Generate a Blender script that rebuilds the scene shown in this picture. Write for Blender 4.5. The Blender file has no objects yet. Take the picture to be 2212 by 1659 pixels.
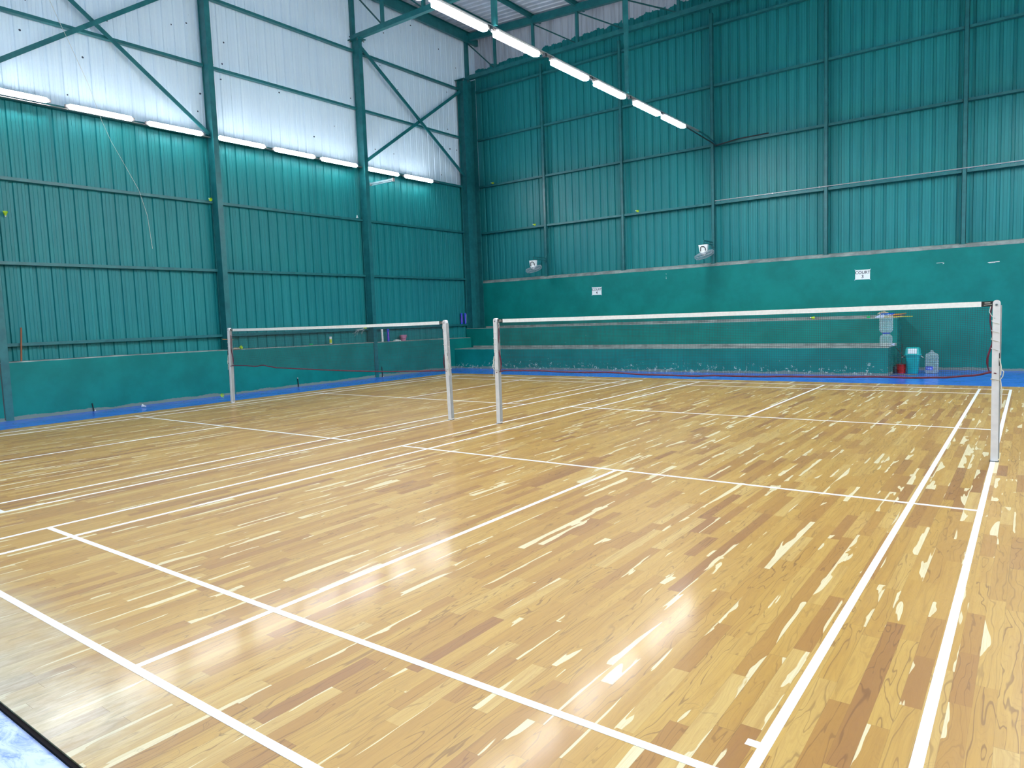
import bpy, math, random
from mathutils import Vector, Matrix
random.seed(7)
SC = bpy.context.scene
COL = SC.collection

# ------------------------------------------------------------------ camera, world, exposure
cam_d = bpy.data.cameras.new('camera'); cam = bpy.data.objects.new('camera', cam_d); COL.objects.link(cam)
cam_d.sensor_width = 36.0
cam_d.lens = 36.0 * 1510.87 / 2212.0
cam_d.shift_x = -8.4 / 2212.0
cam_d.shift_y = -13.1 / 2212.0
cam_d.clip_start = 0.05; cam_d.clip_end = 200
cam.location = (3.3126, -8.1005, 1.5471)
cam.rotation_euler = (1.4853, 0.0357, 0.6346)
SC.camera = cam
w = bpy.data.worlds.new('world'); SC.world = w; w.use_nodes = True
w.node_tree.nodes['Background'].inputs[0].default_value = (0.5, 0.6, 0.8, 1)
w.node_tree.nodes['Background'].inputs[1].default_value = 0.3
vs = SC.view_settings
vs.view_transform = 'Standard'; vs.look = 'None'; vs.exposure = 0.0; vs.gamma = 1.0; vs.use_curve_mapping = False
LAMP_COL = (0.94, 0.975, 1.0)
LAMP_STR = 120.0
SC.cycles.use_denoising = True
SC.cycles.max_bounces = 6
SC.cycles.diffuse_bounces = 4
SC.cycles.use_adaptive_sampling = True
SC.cycles.adaptive_threshold = 0.035
SC.cycles.glossy_bounces = 3
SC.cycles.sample_clamp_indirect = 6.0
SC.cycles.use_light_tree = True

# ------------------------------------------------------------------ node helpers
class NT:
    def __init__(s, name):
        s.m = bpy.data.materials.new(name); s.m.use_nodes = True
        s.t = s.m.node_tree; s.b = s.t.nodes['Principled BSDF']; s.L = s.t.links
    def n(s, kind, **kw):
        x = s.t.nodes.new(kind)
        for k, v in kw.items(): setattr(x, k, v)
        return x
    def put(s, sock, v):
        if hasattr(v, 'is_output'): s.L.new(v, sock)
        elif v is not None: sock.default_value = v
    def math(s, op, a, b=None, c=None, clamp=False):
        x = s.n('ShaderNodeMath', operation=op, use_clamp=clamp)
        s.put(x.inputs[0], a)
        if b is not None: s.put(x.inputs[1], b)
        if c is not None: s.put(x.inputs[2], c)
        return x.outputs[0]
    def ramp(s, fac, stops, interp='LINEAR'):
        x = s.n('ShaderNodeValToRGB'); cr = x.color_ramp; cr.interpolation = interp
        while len(cr.elements) < len(stops): cr.elements.new(0.5)
        for e, (p, c) in zip(cr.elements, stops):
            e.position = p; e.color = (c[0], c[1], c[2], 1)
        s.put(x.inputs[0], fac); return x.outputs[0]
    def mix(s, f, a, b, mode='MIX'):
        x = s.n('ShaderNodeMix', data_type='RGBA', blend_type=mode)
        s.put(x.inputs[0], f)
        s.put(x.inputs[6], a if hasattr(a, 'is_output') else (a[0], a[1], a[2], 1))
        s.put(x.inputs[7], b if hasattr(b, 'is_output') else (b[0], b[1], b[2], 1))
        return x.outputs[2]
    def noise(s, vec, scale=5.0, detail=3.0, rough=0.5, dist=0.0, out=0):
        x = s.n('ShaderNodeTexNoise')
        if vec is not None: s.L.new(vec, x.inputs['Vector'])
        x.inputs['Scale'].default_value = scale; x.inputs['Detail'].default_value = detail
        x.inputs['Roughness'].default_value = rough; x.inputs['Distortion'].default_value = dist
        return x.outputs[out]
    def obj(s): return s.n('ShaderNodeTexCoord').outputs['Object']
    def geo(s): return s.n('ShaderNodeNewGeometry').outputs['Position']
    def sep(s, v):
        x = s.n('ShaderNodeSeparateXYZ'); s.L.new(v, x.inputs[0]); return x.outputs
    def comb(s, a, b, c=0.0):
        x = s.n('ShaderNodeCombineXYZ')
        for i, v in enumerate((a, b, c)): s.put(x.inputs[i], v)
        return x.outputs[0]
    def vmul(s, v, k):
        x = s.n('ShaderNodeVectorMath', operation='MULTIPLY'); s.L.new(v, x.inputs[0]); x.inputs[1].default_value = k; return x.outputs[0]
    def step(s, v, a, b):
        x = s.n('ShaderNodeMapRange', interpolation_type='SMOOTHSTEP')
        s.put(x.inputs[0], v); x.inputs[1].default_value = a; x.inputs[2].default_value = b; return x.outputs[0]
    def bump(s, h, st=0.2, d=0.01):
        x = s.n('ShaderNodeBump'); s.put(x.inputs['Height'], h); x.inputs['Strength'].default_value = st; x.inputs['Distance'].default_value = d
        s.L.new(x.outputs[0], s.b.inputs['Normal'])
    def set(s, **kw):
        names = dict(col='Base Color', rough='Roughness', metal='Metallic', spec='Specular IOR Level', trans='Transmission Weight', ior='IOR', coat='Coat Weight', coatr='Coat Roughness', alpha='Alpha')
        for k, v in kw.items():
            sock = s.b.inputs[names[k]]
            if k == 'col' and not hasattr(v, 'is_output'): v = (v[0], v[1], v[2], 1)
            s.put(sock, v)
        return s.m

def simple(name, col, rough=0.5, var=0.12, scale=6.0, metal=0.0, spec=0.5, trans=0.0, coat=0.0):
    """plain coloured stuff with slight procedural mottling"""
    t = NT(name)
    f = t.noise(t.obj(), scale, 4.0, 0.55)
    c2 = tuple(max(0, c * (1 - var)) for c in col); c1 = tuple(min(1, c * (1 + var)) for c in col)
    t.set(col=t.mix(t.step(f, 0.3, 0.7), c2, c1), rough=t.math('MULTIPLY_ADD', f, 0.1, rough - 0.05), metal=metal, spec=spec, trans=trans, coat=coat)
    return t.m

# ------------------------------------------------------------------ materials
def wood_floor():
    t = NT('teak_strip_floor'); P = t.geo(); X, Y, Z = t.sep(P)
    W = 0.077
    u = t.math('DIVIDE', X, W); row = t.math('FLOOR', u); fx = t.math('FRACT', u)
    wn = t.n('ShaderNodeTexWhiteNoise', noise_dimensions='1D'); t.L.new(row, wn.inputs['W'])
    r = t.sep(wn.outputs['Color'])
    L = t.math('MULTIPLY_ADD', r[0], 0.45, 0.42)
    v = t.math('ADD', t.math('DIVIDE', Y, L), t.math('MULTIPLY', r[1], 31.7))
    col = t.math('FLOOR', v); fy = t.math('FRACT', v)
    # longer and shorter boards: drop some joints
    wj = t.n('ShaderNodeTexWhiteNoise', noise_dimensions='3D'); t.L.new(t.comb(row, t.math('FLOOR', t.math('MULTIPLY', col, 0.5)), 5.0), wj.inputs['Vector'])
    merge = t.math('GREATER_THAN', wj.outputs['Value'], 0.62)
    col2 = t.math('FLOOR', t.math('MULTIPLY', col, 0.5))
    colx = t.math('ADD', t.math('MULTIPLY', col, t.math('SUBTRACT', 1.0, merge)), t.math('MULTIPLY', t.math('ADD', t.math('MULTIPLY', col2, 2.0), 0.0), merge))
    wi = t.n('ShaderNodeTexWhiteNoise', noise_dimensions='3D'); t.L.new(t.comb(row, colx, 1.0), wi.inputs['Vector'])
    a, b, c = t.sep(wi.outputs['Color'])[:]
    seed = t.math('MULTIPLY', t.math('ADD', a, t.math('MULTIPLY', b, 7.0)), 40.0)
    # growth-ring field, stretched along the board
    g = t.noise(t.comb(t.math('MULTIPLY', X, 11.0), t.math('MULTIPLY', Y, 1.5), seed), 1.0, 2.5, 0.5, 0.55)
    side = t.math('MULTIPLY', t.math('SUBTRACT', t.math('MULTIPLY', t.math('GREATER_THAN', c, 0.5), 2.0), 1.0), t.math('SUBTRACT', fx, 0.5))
    field = t.math('ADD', g, t.math('MULTIPLY', side, 0.30))
    rings = t.math('SINE', t.math('MULTIPLY', field, 120.0))
    ringm = t.step(rings, 0.55, 1.0)
    rings2 = t.step(t.math('SINE', t.math('MULTIPLY', field, 39.0)), 0.86, 1.0)
    fine = t.noise(t.comb(t.math('MULTIPLY', X, 210.0), t.math('MULTIPLY', Y, 5.0), seed), 1.0, 3.0, 0.6)
    mid = t.noise(t.comb(t.math('MULTIPLY', X, 34.0), t.math('MULTIPLY', Y, 1.7), seed), 1.0, 3.0, 0.6)
    base = t.ramp(a, [(0.0, (0.27, 0.120, 0.034)), (0.10, (0.35, 0.175, 0.038)), (0.35, (0.41, 0.228, 0.044)), (0.62, (0.445, 0.260, 0.053)), (0.88, (0.48, 0.296, 0.068)), (1.0, (0.52, 0.35, 0.11))])
    base = t.mix(t.math('MULTIPLY', t.step(mid, 0.35, 0.75), 0.45), base, (0.33, 0.165, 0.032))
    base = t.mix(t.math('MULTIPLY', t.step(fine, 0.4, 0.8), 0.16), base, (0.23, 0.11, 0.03))
    base = t.mix(t.math('MULTIPLY', ringm, 0.14), base, (0.24, 0.11, 0.03))
    base = t.mix(t.math('MULTIPLY', rings2, t.math('MULTIPLY', b, 0.6)), base, (0.13, 0.05, 0.016))
    # pale sapwood, only in some boards, its edge following the growth rings
    thr = t.math('ADD', t.math('MULTIPLY', t.math('POWER', b, 0.5), 0.37), 0.50)
    sap = t.step(t.math('SUBTRACT', field, thr), 0.0, 0.012)
    sapc = t.mix(t.step(fine, 0.3, 0.8), (0.66, 0.58, 0.37), (0.57, 0.47, 0.26))
    colr = t.mix(sap, base, sapc)
    # seams
    ex = t.math('MINIMUM', fx, t.math('SUBTRACT', 1.0, fx))
    eyc = t.math('MULTIPLY', t.math('MINIMUM', fy, t.math('SUBTRACT', 1.0, fy)), L)
    eyc = t.math('ADD', eyc, t.math('MULTIPLY', merge, t.math('MULTIPLY', t.math('LESS_THAN', t.math('ABSOLUTE', t.math('SUBTRACT', t.math('FRACT', t.math('MULTIPLY', v, 0.5)), 0.5)), 0.2), 1.0)))
    gap = t.math('MAXIMUM', t.math('SUBTRACT', 1.0, t.step(ex, 0.004, 0.016)), t.math('SUBTRACT', 1.0, t.step(eyc, 0.0003, 0.0012)))
    gn = t.noise(t.comb(t.math('MULTIPLY', row, 3.1), t.math('MULTIPLY', Y, 0.5), 2.0), 1.0, 1.0)
    gap = t.math('MULTIPLY', gap, t.step(gn, 0.35, 0.75))
    colr = t.mix(t.math('MULTIPLY', gap, 0.75), colr, (0.06, 0.035, 0.02))
    # wear: scuffed, greyed varnish in patches and fine scratches
    wear = t.noise(P, 0.9, 5.0, 0.62); scr = t.noise(t.vmul(P, (30.0, 8.0, 1.0)), 1.0, 4.0, 0.7, 0.4)
    wm = t.math('MULTIPLY', t.step(wear, 0.5, 0.75), t.step(scr, 0.42, 0.62))
    colr = t.mix(t.math('MULTIPLY', wm, 0.05), colr, (0.5, 0.46, 0.4))
    # paler, grey-cream boards behind the near back line, toward the left
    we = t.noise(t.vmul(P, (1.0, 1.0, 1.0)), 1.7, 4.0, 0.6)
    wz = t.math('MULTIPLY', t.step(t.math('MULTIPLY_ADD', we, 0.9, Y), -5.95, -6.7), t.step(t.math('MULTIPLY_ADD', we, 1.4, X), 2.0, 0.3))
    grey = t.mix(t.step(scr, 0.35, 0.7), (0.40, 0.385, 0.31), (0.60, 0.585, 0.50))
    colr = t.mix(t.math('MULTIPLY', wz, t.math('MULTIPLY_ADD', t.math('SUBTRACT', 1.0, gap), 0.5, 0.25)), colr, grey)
    # thin dark scratches in the most played-on patches
    wv = t.n('ShaderNodeTexVoronoi', feature='DISTANCE_TO_EDGE'); wv.inputs['Scale'].default_value = 7.0; wv.inputs['Randomness'].default_value = 1.0
    nd = t.n('ShaderNodeTexNoise'); t.L.new(P, nd.inputs['Vector']); nd.inputs['Scale'].default_value = 3.0
    av = t.n('ShaderNodeVectorMath', operation='ADD'); t.L.new(P, av.inputs[0]); t.L.new(nd.outputs['Color'], av.inputs[1]); t.L.new(av.outputs[0], wv.inputs['Vector'])
    ln = t.math('SUBTRACT', 1.0, t.step(wv.outputs['Distance'], 0.006, 0.016))
    pm = t.math('MULTIPLY', t.step(t.noise(P, 1.1, 2.0), 0.56, 0.68), t.step(t.noise(P, 9.0, 2.0), 0.5, 0.62))
    sm = t.math('MULTIPLY', t.math('MULTIPLY', ln, pm), t.step(Y, -2.5, -3.6))
    colr = t.mix(t.math('MULTIPLY', sm, 0.55), colr, (0.10, 0.06, 0.035))
    rough = t.math('ADD', t.math('MULTIPLY', t.step(scr, 0.3, 0.8), 0.06), t.math('MULTIPLY_ADD', wm, 0.10, 0.42))
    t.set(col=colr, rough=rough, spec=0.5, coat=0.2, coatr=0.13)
    hb = t.math('ADD', t.math('MULTIPLY', a, t.math('MULTIPLY', fx, 0.35)), t.math('MULTIPLY', t.math('SUBTRACT', 1.0, gap), 0.5))
    hb = t.math('ADD', hb, t.math('MULTIPLY', wear, 1.2))
    t.bump(t.math('ADD', hb, t.math('MULTIPLY', scr, 0.03)), 0.16, 0.0012)
    return t.m

def blue_floor():
    t = NT('blue_painted_floor'); P = t.geo(); X, Y, Z = t.sep(P)
    n = t.noise(P, 3.0, 5.0, 0.6); s = t.noise(t.vmul(P, (5, 9, 1)), 1.0, 6.0, 0.72, 1.6)
    near = t.step(Y, -6.0, -7.2)
    c = t.mix(t.step(n, 0.3, 0.7), (0.035, 0.13, 0.62), (0.05, 0.17, 0.70))
    c = t.mix(t.math('MULTIPLY', near, t.step(s, 0.22, 0.58)), c, (0.50, 0.62, 0.93))
    t.set(col=c, rough=t.math('MULTIPLY_ADD', s, 0.25, 0.10), spec=0.5)
    t.bump(s, 0.15, 0.003)
    return t.m

def white_line():
    t = NT('white_court_paint'); P = t.geo()
    s = t.noise(t.vmul(P, (30, 22, 1)), 1.0, 5.0, 0.7, 0.8); X, Y, Z = t.sep(P)
    g = t.noise(P, 1.4, 2.0)
    near = t.step(Y, -6.2, -6.6)
    m = t.math('MULTIPLY', t.step(s, 0.52, 0.7), t.math('MULTIPLY_ADD', near, 0.5, 0.06))
    t.set(col=t.mix(m, (0.86, 0.87, 0.90), (0.45, 0.45, 0.47)), rough=0.3, spec=0.5)
    return t.m

TEAL = (0.004, 0.190, 0.185)
def masonry(name, peel=0.0, base_z=0.0, grime_h=0.025):
    """painted cement render; bare grey at the foot and, with peel, flaked patches"""
    t = NT(name); P = t.geo(); X, Y, Z = t.sep(P)
    n = t.noise(P, 1.6, 4.0, 0.6); f = t.noise(P, 14.0, 5.0, 0.65); e = t.noise(t.vmul(P, (1.0, 1.0, 0.15)), 1.1, 3.0, 0.6)
    c = t.mix(t.step(n, 0.3, 0.7), (0.0008, 0.165, 0.152), (0.0018, 0.215, 0.200))
    edge = t.math('MULTIPLY_ADD', t.math('SUBTRACT', t.math('ADD', e, t.math('MULTIPLY', f, 0.3)), 0.6), 0.16, grime_h)
    bare = t.math('SUBTRACT', 1.0, t.step(t.math('SUBTRACT', Z, edge), 0.0, 0.012))
    c = t.mix(bare, c, (0.17, 0.24, 0.23))
    if peel:
        f2 = t.noise(P, 11.0, 6.0, 0.72, 0.6)
        low = t.math('SUBTRACT', 1.0, t.step(Z, 0.02, 0.42))
        q = t.step(t.math('ADD', f2, t.math('MULTIPLY', low, 0.13)), 0.70, 0.72)
        c = t.mix(q, c, (0.42, 0.52, 0.50))
    sc = t.noise(t.vmul(P, (1.5, 1.5, 22.0)), 1.0, 5.0, 0.75)
    c = t.mix(t.math('MULTIPLY', t.step(sc, 0.74, 0.78), 0.4), c, (0.25, 0.42, 0.42))
    t.set(col=c, rough=0.5, spec=0.22)
    t.bump(t.math('ADD', f, n), 0.25, 0.004)
    return t.m

def raw_cement():
    t = NT('bare_cement_top'); P = t.geo()
    n = t.noise(P, 3.0, 6.0, 0.65); f = t.noise(P, 24.0, 3.0)
    t.set(col=t.mix(t.step(n, 0.3, 0.7), (0.17, 0.20, 0.20), (0.34, 0.40, 0.39)), rough=0.8, spec=0.3)
    t.bump(f, 0.3, 0.004); return t.m

def cladding_teal(name, split=None):
    """roll-formed sheet, brushed-on teal; above the ragged line `split` the white factory coat shows"""
    t = NT(name); P = t.geo(); X, Y, Z = t.sep(P)
    st = t.noise(t.vmul(P, (26.0, 26.0, 0.35)), 1.0, 3.0, 0.6); n = t.noise(P, 0.8, 3.0, 0.5)
    c = t.mix(t.step(st, 0.3, 0.7), (0.004, 0.185, 0.205), (0.012, 0.240, 0.258))
    c = t.mix(t.math('MULTIPLY', t.step(n, 0.35, 0.7), 0.35), c, (0.006, 0.16, 0.19))
    rough = t.math('MULTIPLY_ADD', st, 0.16, 0.36)
    if split is not None:
        s1 = t.noise(t.comb(t.math('SNAP', X, 0.125), 0.0, 0.0), 3.0, 2.0); s2 = t.noise(t.comb(X, 0.0, Z), 5.0, 3.0)
        edge = t.math('ADD', t.math('MULTIPLY_ADD', s1, 0.34, t.math('MULTIPLY_ADD', X, 0.018, split)), t.math('MULTIPLY_ADD', s2, 0.20, -0.1))
        up = t.step(t.math('SUBTRACT', Z, edge), 0.0, 0.01)
        wn = t.noise(t.vmul(P, (9.0, 9.0, 0.5)), 1.0, 4.0, 0.6)
        wc = t.mix(t.step(wn, 0.35, 0.75), (0.58, 0.64, 0.74), (0.40, 0.44, 0.52))
        c = t.mix(up, c, wc)
    t.set(col=c, rough=rough, spec=0.35)
    t.bump(st, 0.12, 0.002)
    return t.m

def cladding_white(name):
    t = NT(name); P = t.geo(); X, Y, Z = t.sep(P)
    st = t.noise(t.vmul(P, (14.0, 14.0, 0.3)), 1.0, 4.0, 0.65); n = t.noise(P, 1.1, 5.0, 0.65, 1.5)
    dirt = t.step(t.noise(t.vmul(P, (1.0, 1.0, 0.55)), 1.3, 6.0, 0.72, 1.8), 0.60, 0.80)
    hole = t.n('ShaderNodeTexVoronoi'); t.L.new(t.vmul(P, (1.0, 2.6, 2.6)), hole.inputs['Vector']); hole.inputs['Scale'].default_value = 1.0
    sel = t.math('GREATER_THAN', t.sep(hole.outputs['Color'])[0], 0.70)
    hm = t.math('MULTIPLY', sel, t.math('LESS_THAN', hole.outputs['Distance'], 0.055))
    c = t.mix(t.step(st, 0.25, 0.75), (0.62, 0.78, 0.93), (0.70, 0.85, 0.97))
    c = t.mix(t.math('MULTIPLY', dirt, t.math('MULTIPLY', t.step(Z, 6.8, 10.5), 0.35)), c, (0.22, 0.23, 0.26))
    c = t.mix(hm, c, (0.02, 0.04, 0.08))
    t.set(col=c, rough=0.45, spec=0.4)
    return t.m

def steel(name='teal_painted_steel', k=1.0):
    t = NT(name); P = t.geo()
    n = t.noise(P, 5.0, 4.0, 0.6)
    t.set(col=t.mix(t.step(n, 0.3, 0.7), (0.006 * k, 0.115 * k, 0.135 * k), (0.014 * k, 0.165 * k, 0.18 * k)), rough=0.38, spec=0.5)
    return t.m

def emit_mat():
    t = NT('lit_white_diffuser')
    n = t.noise(t.obj(), 2.0, 1.0)
    t.set(col=(0.9, 0.9, 0.9), rough=0.4)
    t.b.inputs['Emission Color'].default_value = LAMP_COL + (1,)
    t.b.inputs['Emission Strength'].default_value = LAMP_STR
    return t.m

M = dict(
    floor=wood_floor(), blue=blue_floor(), line=white_line(), wall=masonry('teal_painted_render'), bench=masonry('teal_render_flaking', peel=1.0, grime_h=0.02),
    cement=raw_cement(), clad=cladding_teal('teal_sheet_cladding'), cladback=cladding_teal('teal_over_white_sheet', 10.08), white=cladding_white('white_sheet_cladding'),
    roof=simple('grey_roof_sheet', (0.50, 0.56, 0.66), 0.35, 0.12, 2.0, spec=0.5), steel=steel(), rod=steel('dark_teal_rod', 0.6), hang=steel('grey_green_hanger', 1.2),
    emit=emit_mat(), lamp_body=simple('white_lamp_body', (0.75, 0.76, 0.78), 0.4, 0.05), lamp_cap=simple('grey_lamp_cap', (0.30, 0.27, 0.27), 0.5),
    rail=simple('galvanised_rail', (0.45, 0.48, 0.5), 0.35, 0.1, metal=0.6), cable=simple('black_cable', (0.02, 0.025, 0.03), 0.5),
    post=simple('white_post_enamel', (0.72, 0.72, 0.76), 0.3, 0.05, 12.0), postshade=simple('shaded_post_side', (0.30, 0.32, 0.34), 0.45),
    tape=simple('white_net_tape', (0.84, 0.85, 0.86), 0.7, 0.05, 30.0), black=simple('black_leather', (0.02, 0.018, 0.02), 0.5), netcord=simple('dark_net_twine', (0.035, 0.04, 0.045), 0.8),
    maroon=simple('maroon_net_edge', (0.10, 0.008, 0.035), 0.6, 0.3, 20.0), cord=simple('off_white_cord', (0.60, 0.60, 0.56), 0.8), metal=simple('worn_metal', (0.3, 0.3, 0.32), 0.3, metal=0.8),
    paper=simple('white_paper', (0.80, 0.88, 0.92), 0.6, 0.03), ink=simple('dark_ink', (0.03, 0.035, 0.06), 0.6),
    fanw=simple('white_fan_plastic', (0.80, 0.84, 0.86), 0.35, 0.04), fang=simple('grey_fan_wire', (0.38, 0.44, 0.50), 0.35, metal=0.3), dark=simple('dark_plastic', (0.02, 0.03, 0.04), 0.4),
    yellow=simple('yellow_nylon', (0.55, 0.80, 0.02), 0.5), feather=simple('white_feather', (0.75, 0.80, 0.82), 0.7), cork=simple('white_cork_base', (0.75, 0.76, 0.74), 0.6), greenp=simple('green_plastic', (0.0, 0.45, 0.14), 0.45),
    tubew=simple('white_card_tube', (0.78, 0.82, 0.84), 0.45), tubey=simple('yellow_green_wrap', (0.50, 0.62, 0.03), 0.45), tubeb=simple('blue_card_tube', (0.03, 0.06, 0.62), 0.4), tuber=simple('red_pink_print', (0.55, 0.10, 0.30), 0.45),
    pink=simple('pink_plastic', (0.55, 0.22, 0.34), 0.4), pinkd=simple('dark_pink_handle', (0.20, 0.03, 0.08), 0.4), red=simple('red_plastic', (0.55, 0.010, 0.015), 0.35), bin=simple('turquoise_plastic', (0.0, 0.42, 0.43), 0.35),
    sky=simple('bright_blue_plastic', (0.01, 0.20, 0.72), 0.35), bluel=simple('blue_printed_label', (0.05, 0.10, 0.65), 0.5), bluelt=simple('pale_blue_print', (0.55, 0.65, 0.9), 0.5),
    cloth=simple('beige_cloth', (0.36, 0.33, 0.25), 0.9, 0.25, 20.0), clothw=simple('white_cloth', (0.60, 0.66, 0.66), 0.9, 0.2, 30.0), rag=simple('grey_rag', (0.12, 0.14, 0.15), 0.9, 0.3, 30.0),
    brown=simple('orange_brown_wood', (0.28, 0.10, 0.045), 0.6), orange=simple('orange_handle', (0.62, 0.22, 0.03), 0.5), yel2=simple('yellow_handle', (0.50, 0.48, 0.06), 0.5), blackw=simple('black_stake', (0.01, 0.012, 0.015), 0.5),
)
def water_plastic():
    t = NT('clear_blue_bottle_plastic')
    n = t.noise(t.obj(), 8.0, 2.0)
    fr = t.n('ShaderNodeLayerWeight'); fr.inputs['Blend'].default_value = 0.35
    t.set(col=t.mix(n, (0.62, 0.80, 0.84), (0.78, 0.90, 0.93)), rough=0.14, spec=0.8, alpha=t.math('MULTIPLY_ADD', fr.outputs['Facing'], 0.45, 0.16))
    return t.m
M['jar'] = water_plastic()
M['gapd'] = simple('dark_gap_filler', (0.012, 0.010, 0.012), 0.9, spec=0.1)

# ------------------------------------------------------------------ mesh builder
class MB:
    def __init__(s): s.v = []; s.f = []; s.mi = []; s.mats = []; s.cur = 0; s.smooth = []
    def mat(s, m):
        if m not in s.mats: s.mats.append(m)
        s.cur = s.mats.index(m); return s
    def add(s, vs, fs, sm=False):
        o = len(s.v); s.v += [tuple(x) for x in vs]
        for f in fs: s.f.append([i + o for i in f]); s.mi.append(s.cur); s.smooth.append(sm)
        return s
    def box(s, x0, x1, y0, y1, z0, z1):
        return s.add([(x0, y0, z0), (x1, y0, z0), (x1, y1, z0), (x0, y1, z0), (x0, y0, z1), (x1, y0, z1), (x1, y1, z1), (x0, y1, z1)],
                     [(0, 3, 2, 1), (4, 5, 6, 7), (0, 1, 5, 4), (1, 2, 6, 5), (2, 3, 7, 6), (3, 0, 4, 7)])
    def beam(s, a, b, w, h, up=(0, 0, 1)):
        a, b = Vector(a), Vector(b); d = (b - a).normalized(); up = Vector(up)
        if abs(d.dot(up)) > 0.98: up = Vector((0, 1, 0))
        sx = d.cross(up).normalized(); uz = sx.cross(d).normalized()
        vs = []
        for p in (a, b):
            for i, j in ((-1, -1), (1, -1), (1, 1), (-1, 1)): vs.append(p + sx * (i * w / 2) + uz * (j * h / 2))
        return s.add(vs, [(0, 1, 2, 3), (7, 6, 5, 4), (0, 4, 5, 1), (1, 5, 6, 2), (2, 6, 7, 3), (3, 7, 4, 0)])
    def tube(s, pts, r, n=8, closed=False):
        pts = [Vector(p) for p in pts]; N = len(pts)
        rs = r if isinstance(r, (list, tuple)) else [r] * N
        vs = []; prev = None
        for i, p in enumerate(pts):
            if closed: d = (pts[(i + 1) % N] - pts[i - 1]).normalized()
            else: d = (pts[min(i + 1, N - 1)] - pts[max(i - 1, 0)]).normalized()
            if prev is None:
                q = Vector((0, 0, 1)) if abs(d.z) < 0.9 else Vector((1, 0, 0))
                a = d.cross(q).normalized()
            else:
                a = (prev - d * prev.dot(d)); a = a.normalized() if a.length > 1e-6 else d.orthogonal().normalized()
            prev = a; b = d.cross(a)
            for k in range(n):
                t = 2 * math.pi * k / n; vs.append(p + (a * math.cos(t) + b * math.sin(t)) * rs[i])
        fs = []
        for i in range(N if closed else N - 1):
            j = (i + 1) % N
            for k in range(n):
                k2 = (k + 1) % n; fs.append((i * n + k, i * n + k2, j * n + k2, j * n + k))
        if not closed: fs.append(tuple(range(n - 1, -1, -1))); fs.append(tuple((N - 1) * n + k for k in range(n)))
        return s.add(vs, fs, True)
    def lathe(s, prof, c=(0, 0, 0), n=24, sx=1.0, sy=1.0, sq=None, close=True):
        """revolve (r,z) about the upright axis at c; sq = super-ellipse power for squarish section"""
        vs = []; c = Vector(c)
        for r, z in prof:
            for k in range(n):
                t = 2 * math.pi * k / n; ct, st = math.cos(t), math.sin(t)
                if sq:
                    m = (abs(ct) ** sq + abs(st) ** sq) ** (-1.0 / sq); ct *= m; st *= m
                vs.append(c + Vector((ct * r * sx, st * r * sy, z)))
        fs = []
        for i in range(len(prof) - 1):
            for k in range(n):
                k2 = (k + 1) % n; fs.append((i * n + k, i * n + k2, (i + 1) * n + k2, (i + 1) * n + k))
        if close:
            if prof[0][0] > 1e-4: fs.append(tuple(range(n - 1, -1, -1)))
            if prof[-1][0] > 1e-4: fs.append(tuple((len(prof) - 1) * n + k for k in range(n)))
        return s.add(vs, fs, True)
    def prism(s, poly, axis, a, b):
        """polygon extruded along axis ('x','y','z') from a to b; poly in the other two axes, in order"""
        def P(u, v, t):
            return {'x': (t, u, v), 'y': (u, t, v), 'z': (u, v, t)}[axis]
        n = len(poly); vs = [P(u, v, a) for u, v in poly] + [P(u, v, b) for u, v in poly]
        fs = [tuple(range(n - 1, -1, -1)), tuple(range(n, 2 * n))] + [(i, (i + 1) % n, n + (i + 1) % n, n + i) for i in range(n)]
        return s.add(vs, fs)
    def xf(s, mtx, start=0):
        for i in range(start, len(s.v)): s.v[i] = tuple(mtx @ Vector(s.v[i]))
        return s
    def build(s, name, parent=None, m=None):
        me = bpy.data.meshes.new(name); me.from_pydata(s.v, [], s.f)
        ms = s.mats or [m]
        for x in ms: me.materials.append(x)
        if len(ms) > 1: me.polygons.foreach_set('material_index', s.mi)
        me.polygons.foreach_set('use_smooth', s.smooth)
        me.update()
        import bmesh
        bm = bmesh.new(); bm.from_mesh(me); bmesh.ops.recalc_face_normals(bm, faces=bm.faces); bm.to_mesh(me); bm.free()
        if any(s.smooth):
            try: me.set_sharp_from_angle(angle=math.radians(40))
            except Exception: pass
        o = bpy.data.objects.new(name, me); COL.objects.link(o)
        if parent is not None: o.parent = parent
        return o

def mb(m=None):
    x = MB()
    if m is not None: x.mat(m)
    return x
def tag(o, label=None, cat=None, group=None, kind=None):
    if label: o['label'] = label
    if cat: o['category'] = cat
    if group: o['group'] = group
    if kind: o['kind'] = kind
    return o
def thing(name, label, cat, loc=(0, 0, 0), group=None, rz=0.0):
    o = bpy.data.objects.new(name, None); COL.objects.link(o); o.location = loc; o.rotation_euler = (0, 0, rz); o.empty_display_size = 0.1
    return tag(o, label, cat, group)
def struct(o): o['kind'] = 'structure'; return o
def copy_tree(o, loc=None, rz=None, label=None, group=None):
    c = o.copy(); COL.objects.link(c)
    if loc is not None: c.location = loc
    if rz is not None: c.rotation_euler = (0, 0, rz) if not hasattr(rz, '__len__') else rz
    if label: c['label'] = label
    if group: c['group'] = group
    for ch in [x for x in o.children]:
        d = ch.copy(); COL.objects.link(d); d.parent = c
        for g in [x for x in ch.children]:
            e = g.copy(); COL.objects.link(e); e.parent = d
    return c

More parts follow.
